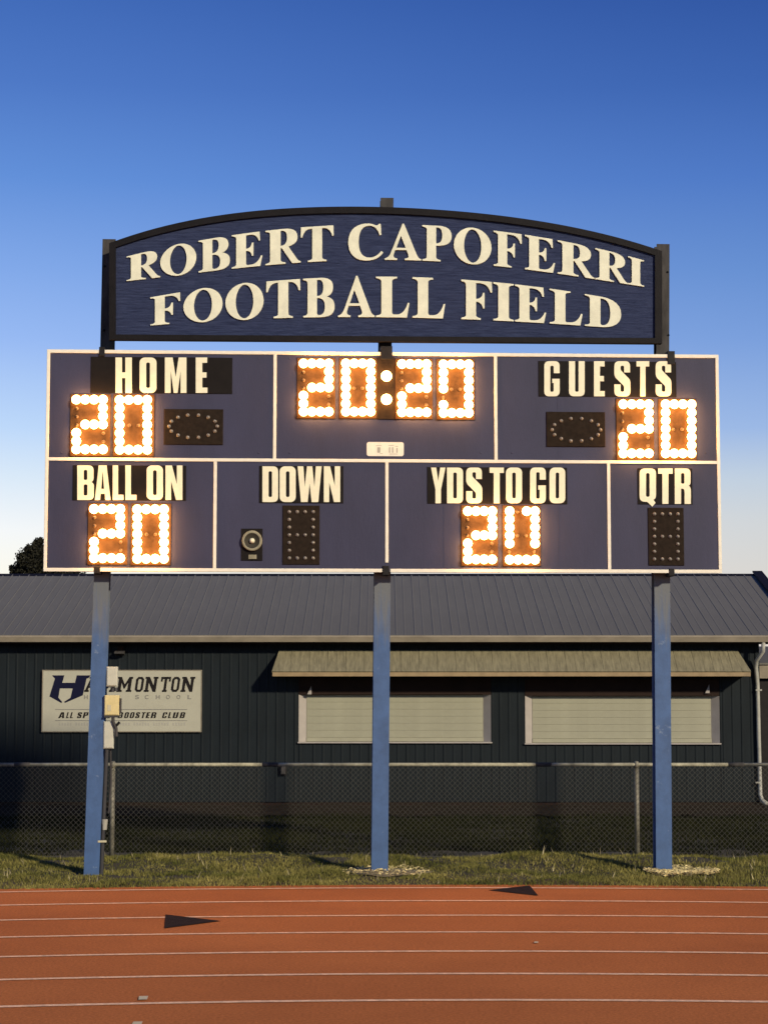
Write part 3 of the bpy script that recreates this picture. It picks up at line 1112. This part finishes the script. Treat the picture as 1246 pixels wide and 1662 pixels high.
L2 = [('F', 244.5, 294), ('O', 298, 361.5), ('O', 366, 428), ('T', 432, 487.5), ('B', 492, 543), ('A', 548.5, 608), ('L', 610, 664), ('L', 669, 722),
      ('F', 748, 799), ('I', 800, 833), ('E', 835, 886), ('L', 891, 944.5), ('D', 948, 1007)]
xx2 = np.array([269, 330, 397, 460, 517, 578, 637, 695, 773, 816, 860, 917, 977.]) - 620
t2 = np.polyfit(xx2, [478.5, 469, 462, 454.5, 451.5, 450, 449.5, 450.5, 455, 460, 465.7, 473.5, 481.5], 3)
b2 = np.polyfit(xx2, [526.5, 522.5, 519, 517, 515.5, 514.8, 515.3, 516, 518.7, 521.3, 524.5, 528, 530.5], 3)
for lst, tt, bb in ((L1, t1, b1), (L2, t2, b2)):
    for ch, a, b in lst:
        def fn(u, v, a=a, b=b, tt=tt, bb=bb):
            px = a + (b - a) * u
            yb, yt = float(np.polyval(bb, px - 620)), float(np.polyval(tt, px - 620))
            return LS(px, yb + (yt - yb) * v)
        link('letter', glyph_mesh(SERIF[ch], fn, .018), MT['signletter'], sign)

# ================================================================== ELECTRICAL BOXES on the left post
EY = BT + .03


def ebox(px0, px1, py0, py1, d, m, name, label, ch=.008, yo=0.0):
    x0, z1 = onb(px0, py0, EY)
    x1, z0 = onb(px1, py1, EY)
    r_ = thing(name, label, 'electrical box', bloc((x0 + x1) / 2, EY + yo, z0), YAW, 'electrical boxes on the left post')
    w, h = (x1 - x0) / 2, z1 - z0
    obj('enclosure', MB().bbox(-w, w, 0, d, 0, h, ch), m, r_)
    return r_, w, h


r_, w, h = ebox(173.5, 191, 1082, 1114, .09, MT['boxpale'], 'junction_box', 'tall narrow pale box, topmost of the boxes on the left post', .012, -.02)
obj('hub', MB().box(-w * .7, w * .5, .01, .07, -.012, -.001), MT['conduit'], r_)
obj('cable_gland', MB().tube([(w * .1, .04, -.012), (w * .1, .04, -.06)], .018, 8), MT['conduit'], r_)
obj('cable_gland', MB().tube([(w * .65, .04, -.012), (w * .7, .04, -.05)], .02, 8), MT['conduit'], r_)
r_, w, h = ebox(170.5, 194, 1128.5, 1161, .12, MT['boxcream'], 'disconnect_box', 'squarish cream yellow box with a white square label on the left post', .01, -.05)
obj('label_sticker', MB().box(-w * .55, -w * .05, -.004, -.001, h * .22, h * .52), MT['label'], r_)
obj('side_latch', MB().box(w + .001, w + .02, .02, .08, h * .1, h * .85), MT['galv'], r_)
obj('bottom_lip', MB().box(-w, w * .9, .0, .11, -.022, -.001), MT['conduit'], r_)
r_, w, h = ebox(168.5, 184.5, 1171, 1215, .08, MT['boxpale'], 'conduit_box', 'long pale conduit box below the cream box on the left post', .012, -.02)
obj('cable_stub', MB().tube([(w * .9, -.01, h + .06), (w * .9, -.01, h), (w * 1.5, -.01, h * .75), (w * 1.6, -.01, h * .45)], .018, 8), MT['galv'], r_)
obj('cable_stub', MB().tube([(w * 2.2, -.012, h * .98), (w * 1.3, -.012, h * .8)], .014, 8), MT['clip'], r_)
# conduit to the ground
x0, z1 = onb(173, 1216, EY)
xg, zg = onb(164, 1416, EY)
r_ = thing('conduit', 'dark cable conduit running down beside the left post to the grass', 'conduit', bloc(xg, EY + .03, 0), YAW)
obj('pipe', MB().tube([(x0 - xg, 0, z1), ((x0 - xg) * .5, 0, z1 * .5), (0, 0, -.02)], .022, 10), MT['conduit'], r_)
xa, za = onb(179, 1216, EY)
xb_, zb_ = onb(176, 1320, EY)
obj('cable', MB().tube([(xa - xg, .02, za), (xa - xg + .01, .02, za - .35), (xb_ - xg, .02, zb_)], .010, 6), MT['galv'], r_)
x1, z1 = onb(170, 1330, EY)
obj('sleeve', MB().tube([(x1 - xg, 0, z1), (x1 - xg - .004, 0, z1 - .11)], .033, 10, .026), MT['pvc'], r_)
x1, z1 = onb(167, 1366, EY)
obj('strap', MB().box(x1 - xg - .05, x1 - xg + .04, -.034, -.012, z1 - .008, z1 + .012), MT['label'], r_)

# ================================================================== CHAIN LINK FENCE
fx0, fx1 = -7.6, 9.4
FZ = at(620, 1241, FY).z
fence = thing('chain_link_fence', 'low grey chain link fence with a weathered top rail behind the scoreboard posts', 'fence', (0, FY, 0))
cuts = [fx0, at(38, 1239, FY).x, at(440, 1240, FY).x, at(883, 1242, FY).x, at(1195, 1246, FY).x, fx1]
for a, b in zip(cuts[:-1], cuts[1:]):
    obj('top_rail', MB().tube([(a + .001, 0, FZ), (b - .02, 0, FZ)], .021, 10), MT['rail'], fence, True)
    if b < fx1:
        obj('rail_sleeve', MB().tube([(b - .10, 0, FZ), (b + .08, 0, FZ)], .0245, 10), MT['galv'], fence, True)
pxf = [at(183, 1300, FY).x, at(1033, 1300, FY).x]
sp = (pxf[1] - pxf[0]) / 2
for k in range(-1, 4):
    x = pxf[0] + k * sp
    if x > fx1:
        continue
    po = obj('fence_post', MB().tube([(x, .0, -.05), (x, .0, FZ - .03)], .028, 12), MT['fencepost'], fence, True)
    obj('post_cap', MB().tube([(x, 0, FZ - .035), (x, 0, FZ + .028), (x, 0, FZ + .04)], .034, 12, .02), MT['fencepost'], po, True)
net = MB()
pitch = .06
zt_, zb_ = FZ - .01, .01
hh = zt_ - zb_


def wire(p, q, r_=.002):
    p, q = Vector(p), Vector(q)
    t_ = (q - p).normalized()
    u = Vector((0, 1, 0))
    w_ = t_.cross(u)
    k = len(net.v)
    for s_ in (p, q):
        for a in (0, 2.094, 4.189):
            net.v.append(tuple(s_ + u * r_ * math.cos(a) + w_ * r_ * math.sin(a)))
    for i in range(3):
        net.f.append((k + i, k + (i + 1) % 3, k + 3 + (i + 1) % 3, k + 3 + i))


nw = int((fx1 - fx0) / pitch)
for i in range(nw):
    x = fx0 + i * pitch
    seg = 4
    for sgn in (1, -1):
        dx = hh * sgn
        xa_ = x if sgn > 0 else x + pitch / 2
        wire((xa_, -.028 - .003 * sgn, zb_), (xa_ + dx * .999, -.028 - .003 * sgn, zt_))
o = stuff(obj('wire_mesh', net, MT['wire'], fence))
obj('tension_wire', MB().tube([(fx0, -.03, .03), (fx1, -.03, .03)], .004, 6), MT['wire'], fence)

# ================================================================== CONCESSION BUILDING
WY = 30.5
bx1 = at(1232, 1200, WY).x
bx0 = -12.4
zeave = at(620, 1042, WY - .3).z
ztop = at(620, 1031.5, WY - .34).z
RY = 34.0
zr = at(620, 933, RY).z
rx1 = at(1222, 933, RY).x
bd = thing('concession_building', 'long low dark sided building with grey metal roof behind the fence', 'building', (0, WY, 0))


def W(px, py, Y=WY):
    p = at(px, py, Y)
    return p.x, p.z


ops = []
for (pa, pb, pt, pbm) in ((485, 796.5, 1127, 1204), (851.5, 1167.5, 1129, 1206)):
    x0, z1 = W(pa, pt)
    x1, z0 = W(pb, pbm)
    ops.append((x0, x1, z0, z1))

pw = .305
cache = {}


def siding(x0, x1, z0, z1):
    key = (round(x1 - x0, 3), round(z0, 3), round(z1, 3))
    if key not in cache:
        w = x1 - x0
        m = MB().box(.001, w - .001, 0, .02, z0, z1)
        rib = [(0.0, -.001), (.012, -.008), (.03, -.008), (.042, -.001)]
        for rx in (0, w / 2) if w > .25 else (0,):
            v = []
            for z in (z0, z1):
                v += [(rx + a + .002, b, z) for a, b in rib]
            m.add(v, [(0, 1, 5, 4), (1, 2, 6, 5), (2, 3, 7, 6), (4, 5, 6, 7), (3, 2, 1, 0)])
        cache[key] = m.mesh('siding_panel')
        cache[key].materials.append(MT['siding'])
    o = bpy.data.objects.new('siding_panel', cache[key])
    col.objects.link(o)
    o.parent = bd
    o.location = (x0, 0, 0)


x = bx1
while x > bx0:
    a, b = max(x - pw, bx0), x
    ed = sorted({a, b} | {e for o in ops for e in (o[0], o[1]) if a + .01 < e < b - .01})
    for p, q in zip(ed[:-1], ed[1:]):
        mid = (p + q) / 2
        inside = [o for o in ops if o[0] < mid < o[1]]
        if inside:
            siding(p, q, .06, inside[0][2] - .025)
            siding(p, q, inside[0][3] + .272, zeave - .024)
        else:
            siding(p, q, .06, zeave - .024)
    x -= pw
obj('footing', MB().box(bx0, bx1 - .01, .03, 5.0, -.02, .058), MT['dark'], bd)
obj('gable_wall', MB().prism_x([(.021, .06), (6.8, .06), (6.8, zeave), (3.5, zr - .1), (.021, zeave)], bx1 - .02, bx1 - .002), MT['siding'], bd)
obj('gable_wall', MB().prism_x([(.021, .06), (6.8, .06), (6.8, zeave), (3.5, zr - .1), (.021, zeave)], bx0 - .02, bx0 - .002), MT['siding'], bd)
obj('back_wall', MB().box(bx0, bx1, 6.8, 6.82, .0, zeave), MT['siding'], bd)
obj('corner_trim', MB().box(bx1 - .05, bx1 + .012, -.022, .05, .06, zeave), MT['siding'], bd)

# liner behind the siding so no daylight shows through the joints
zs0, zs1 = min(o[2] for o in ops) - .03, max(o[3] for o in ops) + .28
for a, b, c, d in ((bx0 + .01, bx1 - .03, .07, zs0), (bx0 + .01, bx1 - .03, zs1, zeave - .021), (bx0 + .01, ops[0][0] - .005, zs0 + .001, zs1 - .001),
                   (ops[0][1] + .005, ops[1][0] - .005, zs0 + .001, zs1 - .001), (ops[1][1] + .005, bx1 - .03, zs0 + .001, zs1 - .001)):
    obj('wall_liner', MB().box(a, b, .0215, .029, c, d), MT['dark'], bd)
# shutters in their openings
for i, (x0, x1, z0, z1) in enumerate(ops):
    fr = obj('window_frame', MB().box(x0, x1, -.012, .02, z1 - .004, z1 + .27), MT['dark'], bd)
    for xa, xb in ((x0, x0 + .125), (x1, x1 - .125)):
        v = [(xa, -.012, z0), (xb, .09, z0), (xb, .16, z0), (xa, .16, z0)]
        v += [(p[0], p[1], z1 - .005) for p in v]
        fcs = [(0, 3, 2, 1), (4, 5, 6, 7), (0, 1, 5, 4), (1, 2, 6, 5), (2, 3, 7, 6), (3, 0, 4, 7)]
        obj('jamb', MB().add(v, fcs if xb > xa else [f_[::-1] for f_ in fcs]), MT['jamb'], fr)
    obj('counter_sill', MB().bbox(x0 - .015, x1 + .015, -.05, .16, z0 - .024, z0 - .001, .004), MT['jamb'], fr)
    sh = obj('roller_shutter', MB().bbox(x0 + .122, x1 - .122, .07, .10, z0 + .001, z0 + .07, .006), MT['shutter'], bd)
    zz = z0 + .072
    sm = None
    while zz < z1 - .02:
        h_ = .115
        if sm is None:
            sm = MB().bbox(0, x1 - x0 - .25, 0, .02, 0, .1138, .0022).mesh('slat')
            sm.materials.append(MT['shutter'])
        o = bpy.data.objects.new('slat', sm)
        col.objects.link(o)
        o.parent = sh
        o.location = (x0 + .125, .08, zz)
        zz += .115
# small pegs at the shutter heads
for (px, py) in ((502, 1122), (1148, 1120)):
    x, z = W(px, py, WY - .1)
    obj('awning_stay', MB().prism_y([(x - .035, z - .05), (x + .035, z - .05), (x + .03, z + .09)], -.06, -.04), MT['jamb'], bd)
# fascia, gutter, soffit
rl, rr_ = bx0 - .6, at(1298, 1036, WY - .3).x
obj('gutter', MB().prism_x([(-.36, ztop), (-.37, ztop - .02), (-.345, zeave), (-.24, zeave), (-.24, ztop - .012)], rl, rr_), MT['beige'], bd)
obj('fascia_board', MB().box(rl + .02, rr_ - .01, -.238, -.215, zeave - .035, ztop + .034), MT['dark'], bd)
obj('soffit', MB().box(rl + .03, rr_ - .02, -.213, .06, zeave - .02, zeave - .005), MT['dark'], bd)
# roof panels, both slopes
slope = math.hypot(RY - WY + .33, zr - ztop)
ang = math.atan2(zr - ztop, RY - WY + .33)
rw = .305
m = MB()
prof = [(0, .0), (.008, .007), (.020, .007), (.028, .0), (.138, .0), (.146, .004), (.158, .004), (.166, .0), (.3045, .0)]
v = []
for y in (0, slope):
    v += [(a, y, b) for a, b in prof]
    v += [(.3045, y, -.02), (0, y, -.02)]
n = len(prof) + 2
f = [(i, i + 1, i + 1 + n, i + n) for i in range(n - 1)] + [(n - 1, 0, n, 2 * n - 1), tuple(range(n))[::-1], tuple(range(n, 2 * n))]
pm = m.add(v, f).mesh('roof_panel')
pm.materials.append(MT['roof'])
nroof = int((rx1 + .12 - rl) / rw)
for side in (0, 1):
    for k in range(nroof + 2):
        x = rx1 + .1 - (k + 1) * rw
        if x < rl:
            break
        o = bpy.data.objects.new('roof_panel', pm)
        col.objects.link(o)
        o.parent = bd
        if side == 0:
            o.location = (x, -.35, ztop + .006)
            o.rotation_euler = (ang, 0, 0)
        else:
            o.location = (x + rw, 2 * (RY - WY) + .35, ztop + .006)
            o.rotation_euler = (ang, 0, math.pi)
obj('ridge_cap', MB().prism_x([(RY - WY - .14, zr - .03), (RY - WY, zr + .022), (RY - WY + .14, zr - .03), (RY - WY, zr + .01)], rl, rx1 + .12), MT['frame'], bd)
# rake trim at the right gable
dy, dz = math.cos(ang), math.sin(ang)
obj('rake_board', MB().prism_x([(-.35, ztop + .045), (RY - WY, zr + .045), (RY - WY, zr - .2), (-.35, ztop - .12)], rx1 + .105, rx1 + .15), MT['frame'], bd)
obj('rake_cap', MB().prism_x([(-.35, ztop + .075), (RY - WY, zr + .075), (RY - WY, zr + .046), (-.35, ztop + .046)], rx1 - .02, rx1 + .155), MT['frame'], bd)

# awning
ax0, azb = W(441, 1096.5, WY - .48)
ax1, _ = W(1218, 1096.5, WY - .48)
tx0, azt = W(453, 1057, WY - .03)
tx1, _ = W(1196, 1057, WY - .03)
aw = obj('awning', MB().add([(ax0 + .25, -.46, azb + .02), (ax1 - .2, -.46, azb + .02), (tx1 - .2, -.03, azt - .03), (tx0 + .25, -.03, azt - .03)], [(0, 1, 2, 3), (3, 2, 1, 0)][:1]), MT['awning'], bd)
na = 26
for k in range(na):
    a0, a1 = ax0 + (ax1 - ax0) * k / na, ax0 + (ax1 - ax0) * (k + 1) / na
    t0, t1_ = (max(a0, tx0), min(a1, tx1))
    if k == 0:
        t0 = tx0
        t1_ = max(t1_, tx0 + .06)
    if k == na - 1:
        t1_ = tx1
    p0, p1, p2, p3 = Vector((a0 + .0004, -.48, azb + .05)), Vector((a1 - .0004, -.48, azb + .05)), Vector((t1_ - .002, -.02, azt)), Vector((t0 + .002, -.02, azt))
    up = Vector((0, -.018, .018))
    mb = MB().add([p0, p1, p2, p3, p0 + up, p1 + up, p2 + up, p3 + up], [(3, 2, 1, 0), (4, 5, 6, 7), (0, 1, 5, 4), (1, 2, 6, 5), (2, 3, 7, 6), (3, 0, 4, 7)])
    for fr_ in (.0, .5):
        q0, q3 = p0.lerp(p1, fr_ + .02) + up, p3.lerp(p2, fr_ + .02) + up
        q1, q2 = p0.lerp(p1, fr_ + .1) + up, p3.lerp(p2, fr_ + .1) + up
        u2 = Vector((0, -.002, .002))
        mb.add([q0, q1, q2, q3, q0 + u2, q1 + u2, q2 + u2, q3 + u2], [(4, 5, 6, 7), (0, 1, 5, 4), (1, 2, 6, 5), (3, 0, 4, 7)])
    obj('awning_panel', mb, MT['awning'], aw)
obj('awning_trim', MB().bbox(ax0 + .01, ax1 - .01, -.50, -.46, azb - .015, azb + .052, .005), MT['awntrim'], aw)
for xa_, xt_ in ((ax0 + .015, tx0 + .02), (ax1 - .035, tx1 - .04)):
    mb = MB().add([(xa_, -.46, azb), (xa_, -.02, azb), (xt_, -.02, azt), (xa_, -.47, azb + .045),
                   (xa_ + .02, -.46, azb), (xa_ + .02, -.02, azb), (xt_ + .02, -.02, azt), (xa_ + .02, -.47, azb + .045)],
                  [(0, 1, 2, 3), (7, 6, 5, 4), (0, 4, 5, 1), (1, 5, 6, 2), (2, 6, 7, 3), (3, 7, 4, 0)])
    obj('end_panel', mb, MT['awning'], aw)

# downspout
def WP(px, py, Y):
    p = at(px, py, Y)
    return (p.x, p.y - WY, p.z)


def ds_tube(pts):
    mb = MB()
    return mb.tube(pts, .036, 8)


ds = [WP(1238, 1041, WY - .3), WP(1237.5, 1057, WY - .3), WP(1227, 1072, WY - .12), WP(1226, 1084, WY - .07), WP(1228.5, 1110, WY - .05), WP(1230.5, 1200, WY - .05),
      WP(1233, 1290, WY - .05), WP(1236, 1299, WY - .08), WP(1243, 1304, WY - .25)]
dso = obj('downspout', MB().tube(ds, .034, 10), MT['downspout'], bd, True)
for py in (1120, 1270):
    p = WP(1230, py, WY - .05)
    obj('pipe_strap', MB().box(p[0] - .05, p[0] + .05, p[1] - .036, p[1] + .03, p[2] - .012, p[2] + .012), MT['downspout'], dso)

# wall light under the eave and outlet box
x, z = W(196, 1055, WY - .06)
wl = thing('wall_light', 'small grey wall light tucked under the eave above the club sign', 'light fixture', (x, WY, z))
obj('bracket', MB().box(-.05, .05, -.05, -.02, -.03, .06), MT['dark'], wl)
obj('lamp_head', MB().prism_x([(-.05, -.01), (-.17, -.03), (-.18, -.06), (-.06, -.09)], -.085, .07), MT['galv'], wl)
x, z = W(459, 1250, WY - .05)
ob = thing('outlet_box', 'small outlet box low on the dark wall left of the middle post', 'outlet box', (x, WY, z))
obj('cover', MB().bbox(-.03, .045, -.09, -.021, -.065, .065, .006), MT['galv'], ob)
obj('back_plate', MB().box(-.07, .065, -.03, -.02, -.09, .09), MT['clip'], ob)

# ---- club sign on the wall
x0, z1 = W(70.5, 1088.5, WY - .05)
x1, z0 = W(326, 1187, WY - .05)
cs = thing('club_sign', 'white rectangular booster club sign with navy H logo on the dark wall', 'sign', ((x0 + x1) / 2, WY - .03, z0))
ccx, ccz = (x0 + x1) / 2, z0
hw, hh_ = (x1 - x0) / 2, z1 - z0


def LC(px, py):
    p = W(px, py, WY - .05)
    return p[0] - ccx, p[1] - ccz


obj('sign_board', MB().bbox(-hw, hw, -.022, .0, 0, hh_, .004), MT['wsign'], cs)
fr = MB()
for (a, b, c_, d_) in ((-hw - .012, hw + .012, hh_, hh_ + .012), (-hw - .012, hw + .012, -.012, 0), (-hw - .012, -hw, 0, hh_), (hw, hw + .012, 0, hh_)):
    fr.box(a, b, -.028, .0, c_, d_)
obj('sign_edging', fr, MT['beige'], cs)
zoom = lambda a, b: (50 + a / 4.153, 1060 + b / 4.153)
logo = [(145, 150), (228, 150), (214, 200), (300, 200), (312, 150), (405, 150), (392, 168), (378, 172), (352, 285), (232, 336), (228, 328), (270, 300), (285, 238), (198, 238), (188, 300), (214, 330), (208, 336), (128, 292), (165, 172)]


def logo_pts(u, v):
    return LC(*zoom(u * 100, v * 100))


o = link('logo', glyph_mesh([[(a, b) for a, b in logo]], logo_pts, .003, 'logo'), MT['navy'], cs)
o.location = (0, -.0222, 0)
for ch, a, b in (('A', 138, 160), ('M', 162, 189), ('M', 190, 216), ('O', 219.5, 233.5), ('N', 234.5, 257), ('T', 260, 277), ('O', 278, 292), ('N', 294, 316.5)):
    def fn(u, v, a=a, b=b):
        return LC(a - 1 + (b - a) * u * .93 + v * 3.6, 1123 + (1098.5 - 1123) * v)
    o = link('letter', glyph_mesh(SLAB[ch], fn, .003), MT['print'], cs)
    o.location = (0, -.0222, 0)


def csfont(text, pxa, pxb, pya, pyb, m, name='lettering', **k):
    a, z1_ = LC(pxa, pya)
    b, z0_ = LC(pxb, pyb)
    o = link(name, font_mesh(text, a, b, z0_, z1_, **k), m, cs)
    o.location = (0, -.0222, 0)


for ch, px in zip('HIGHSCHOOL', (137, 154, 169, 186, 220, 235.5, 253.5, 270, 287, 305)):
    csfont(ch, px, px + (6 if ch != 'I' else 1.6), 1128, 1134.6, MT['printgrey'], bold=.01)
for ch, za, zb in (('A', 190, 236), ('L', 242, 262), ('L', 268, 290), ('S', 315, 348), ('P', 354, 392), ('O', 398, 432), ('R', 438, 474), ('T', 480, 508), ('S', 512, 544),
                   ('B', 590, 625), ('O', 632, 664), ('O', 669, 702), ('S', 707, 738), ('T', 745, 774), ('E', 778, 806), ('R', 812, 850), ('C', 888, 922), ('L', 928, 952), ('U', 959, 998), ('B', 1006, 1044)):
    def fn(u, v, a=50 + za / 4.153, b=50 + zb / 4.153):
        return LC(a + (b - a) * u * .86 - .8 + v * 2.6, 1165.5 + (1156 - 1165.5) * v)
    o = link('letter', glyph_mesh(BLOCK[ch], fn, .003), MT['print'], cs)
    o.location = (0, -.0222, 0)
for py in (1151.5, 1169.6):
    a, z_ = LC(90, py)
    b, _ = LC(304, py)
    obj('rule_line', MB().box(a, b, -.0245, -.0222, z_ - .005, z_ + .005), MT['printgrey'], cs)
for k in range(46):
    px = 96 + k * 4.5
    if k % 7 == 5:
        continue
    a, z_ = LC(px, 1172.5 + (k % 3) * .4)
    b, z2_ = LC(px + 2.6, 1177.5)
    if k == 0:
        fp = MB()
    fp.box(a, b, -.0238, -.0222, z2_, z_)
obj('fine_print', fp, MT['printpale'], cs)

# ---- small side building past the right end
sx = bx1 + .12
sd = thing('side_shed', 'lean-to with a beige fascia beyond the right end of the building', 'shed', (sx, WY + 1.2, 0))
za_, zb2 = at(1240, 1076, WY + 1.0).z, at(1240, 1101, WY + 1.0).z
obj('fascia_board', MB().box(0, 4.0, -.22, -.18, zb2, za_ - .03), MT['beige'], sd)
obj('roof_sheet', MB().add([(0, -.25, za_ - .03), (4, -.25, za_ - .03), (4, 2.6, za_ + .3), (0, 2.6, za_ + .3), (0, -.25, za_), (4, -.25, za_), (4, 2.6, za_ + .33), (0, 2.6, za_ + .33)],
                           [(3, 2, 1, 0), (4, 5, 6, 7), (0, 1, 5, 4), (1, 2, 6, 5), (2, 3, 7, 6), (3, 0, 4, 7)]), MT['roof'], sd)
obj('back_wall', MB().box(0, 4, 1.8, 1.85, 0, za_), MT['siding'], sd)
obj('side_wall', MB().box(3.95, 4, -.1, 1.8, 0, za_ - .04), MT['siding'], sd)
obj('shed_post', MB().box(3.8, 3.9, -.15, -.05, 0, zb2), MT['siding'], sd)
obj('dark_opening', MB().bbox(.02, 3.9, -.12, -.06, 0, zb2 - .02, .01), MT['clip'], sd)  # black sheet standing in for the dark open space under the roof

# ================================================================== TREE far left
TY = 120.0
tcx = at(80, 930, TY).x
troot = thing('tree', 'dark bushy tree rising behind the roof at the left edge of the scoreboard', 'tree', (tcx, TY, 0))
mb = MB().tube([(0, 0, -.1), (.1, 0, 3), (-.05, .1, 6), (0, 0, 9)], .28, 10, .08)
lim = random.Random(3)
crown_blobs = []
for k in range(16):
    a = k * 2.4
    z0_ = 4.5 + k * .28
    rr2 = 1.7 * (1 - k / 22)
    e = (math.cos(a) * rr2, math.sin(a) * rr2, z0_ + 1.3)
    mb.tube([(0, 0, z0_), (e[0] * .5, e[1] * .5, z0_ + .5), e], .07, 6, .02)
    crown_blobs.append((e, lim.uniform(.55, .85)))
obj('trunk', mb, MT['bark'], troot)


def tp(px, py):
    p = at(px, py, TY)
    return (p.x - tcx, 0, p.z)


for px, py, r_ in ((30, 925, .45), (24, 929, .28), (45, 905, .75), (58, 892, .5), (62, 880, .3), (47, 889, .28), (70, 900, .9), (35, 915, .4), (60, 915, 1.1), (90, 890, .9), (105, 900, 1.0), (120, 915, .9), (80, 920, 1.3), (88, 878, .5), (100, 930, 1.3), (50, 935, 1.0), (66, 876, .2), (20, 921, .16)):
    c = tp(px, py)
    for s_ in (-.6, 0, .6):
        crown_blobs.append(((c[0], s_ * r_, c[2] - abs(s_) * .2), r_))
lv, lf = [], []
for c, r_ in crown_blobs:
    nl = int(260 * r_ ** 2) + 60
    for _ in range(nl):
        d = Vector((lim.gauss(0, 1), lim.gauss(0, 1), lim.gauss(0, 1))).normalized() * r_ * lim.uniform(.25, 1.08) ** .6
        p = Vector(c) + d
        s_ = lim.uniform(.06, .13)
        a1 = Vector((lim.gauss(0, 1), lim.gauss(0, 1), lim.gauss(0, 1))).normalized()
        a2 = a1.orthogonal().normalized() * s_ * .6
        a1 = a1 * s_
        k = len(lv)
        lv += [tuple(p - a1), tuple(p + a2), tuple(p + a1), tuple(p - a2)]
        lf.append((k, k + 1, k + 2, k + 3))
obj('crown', MB().add(lv, lf), MT['leaf'], troot)
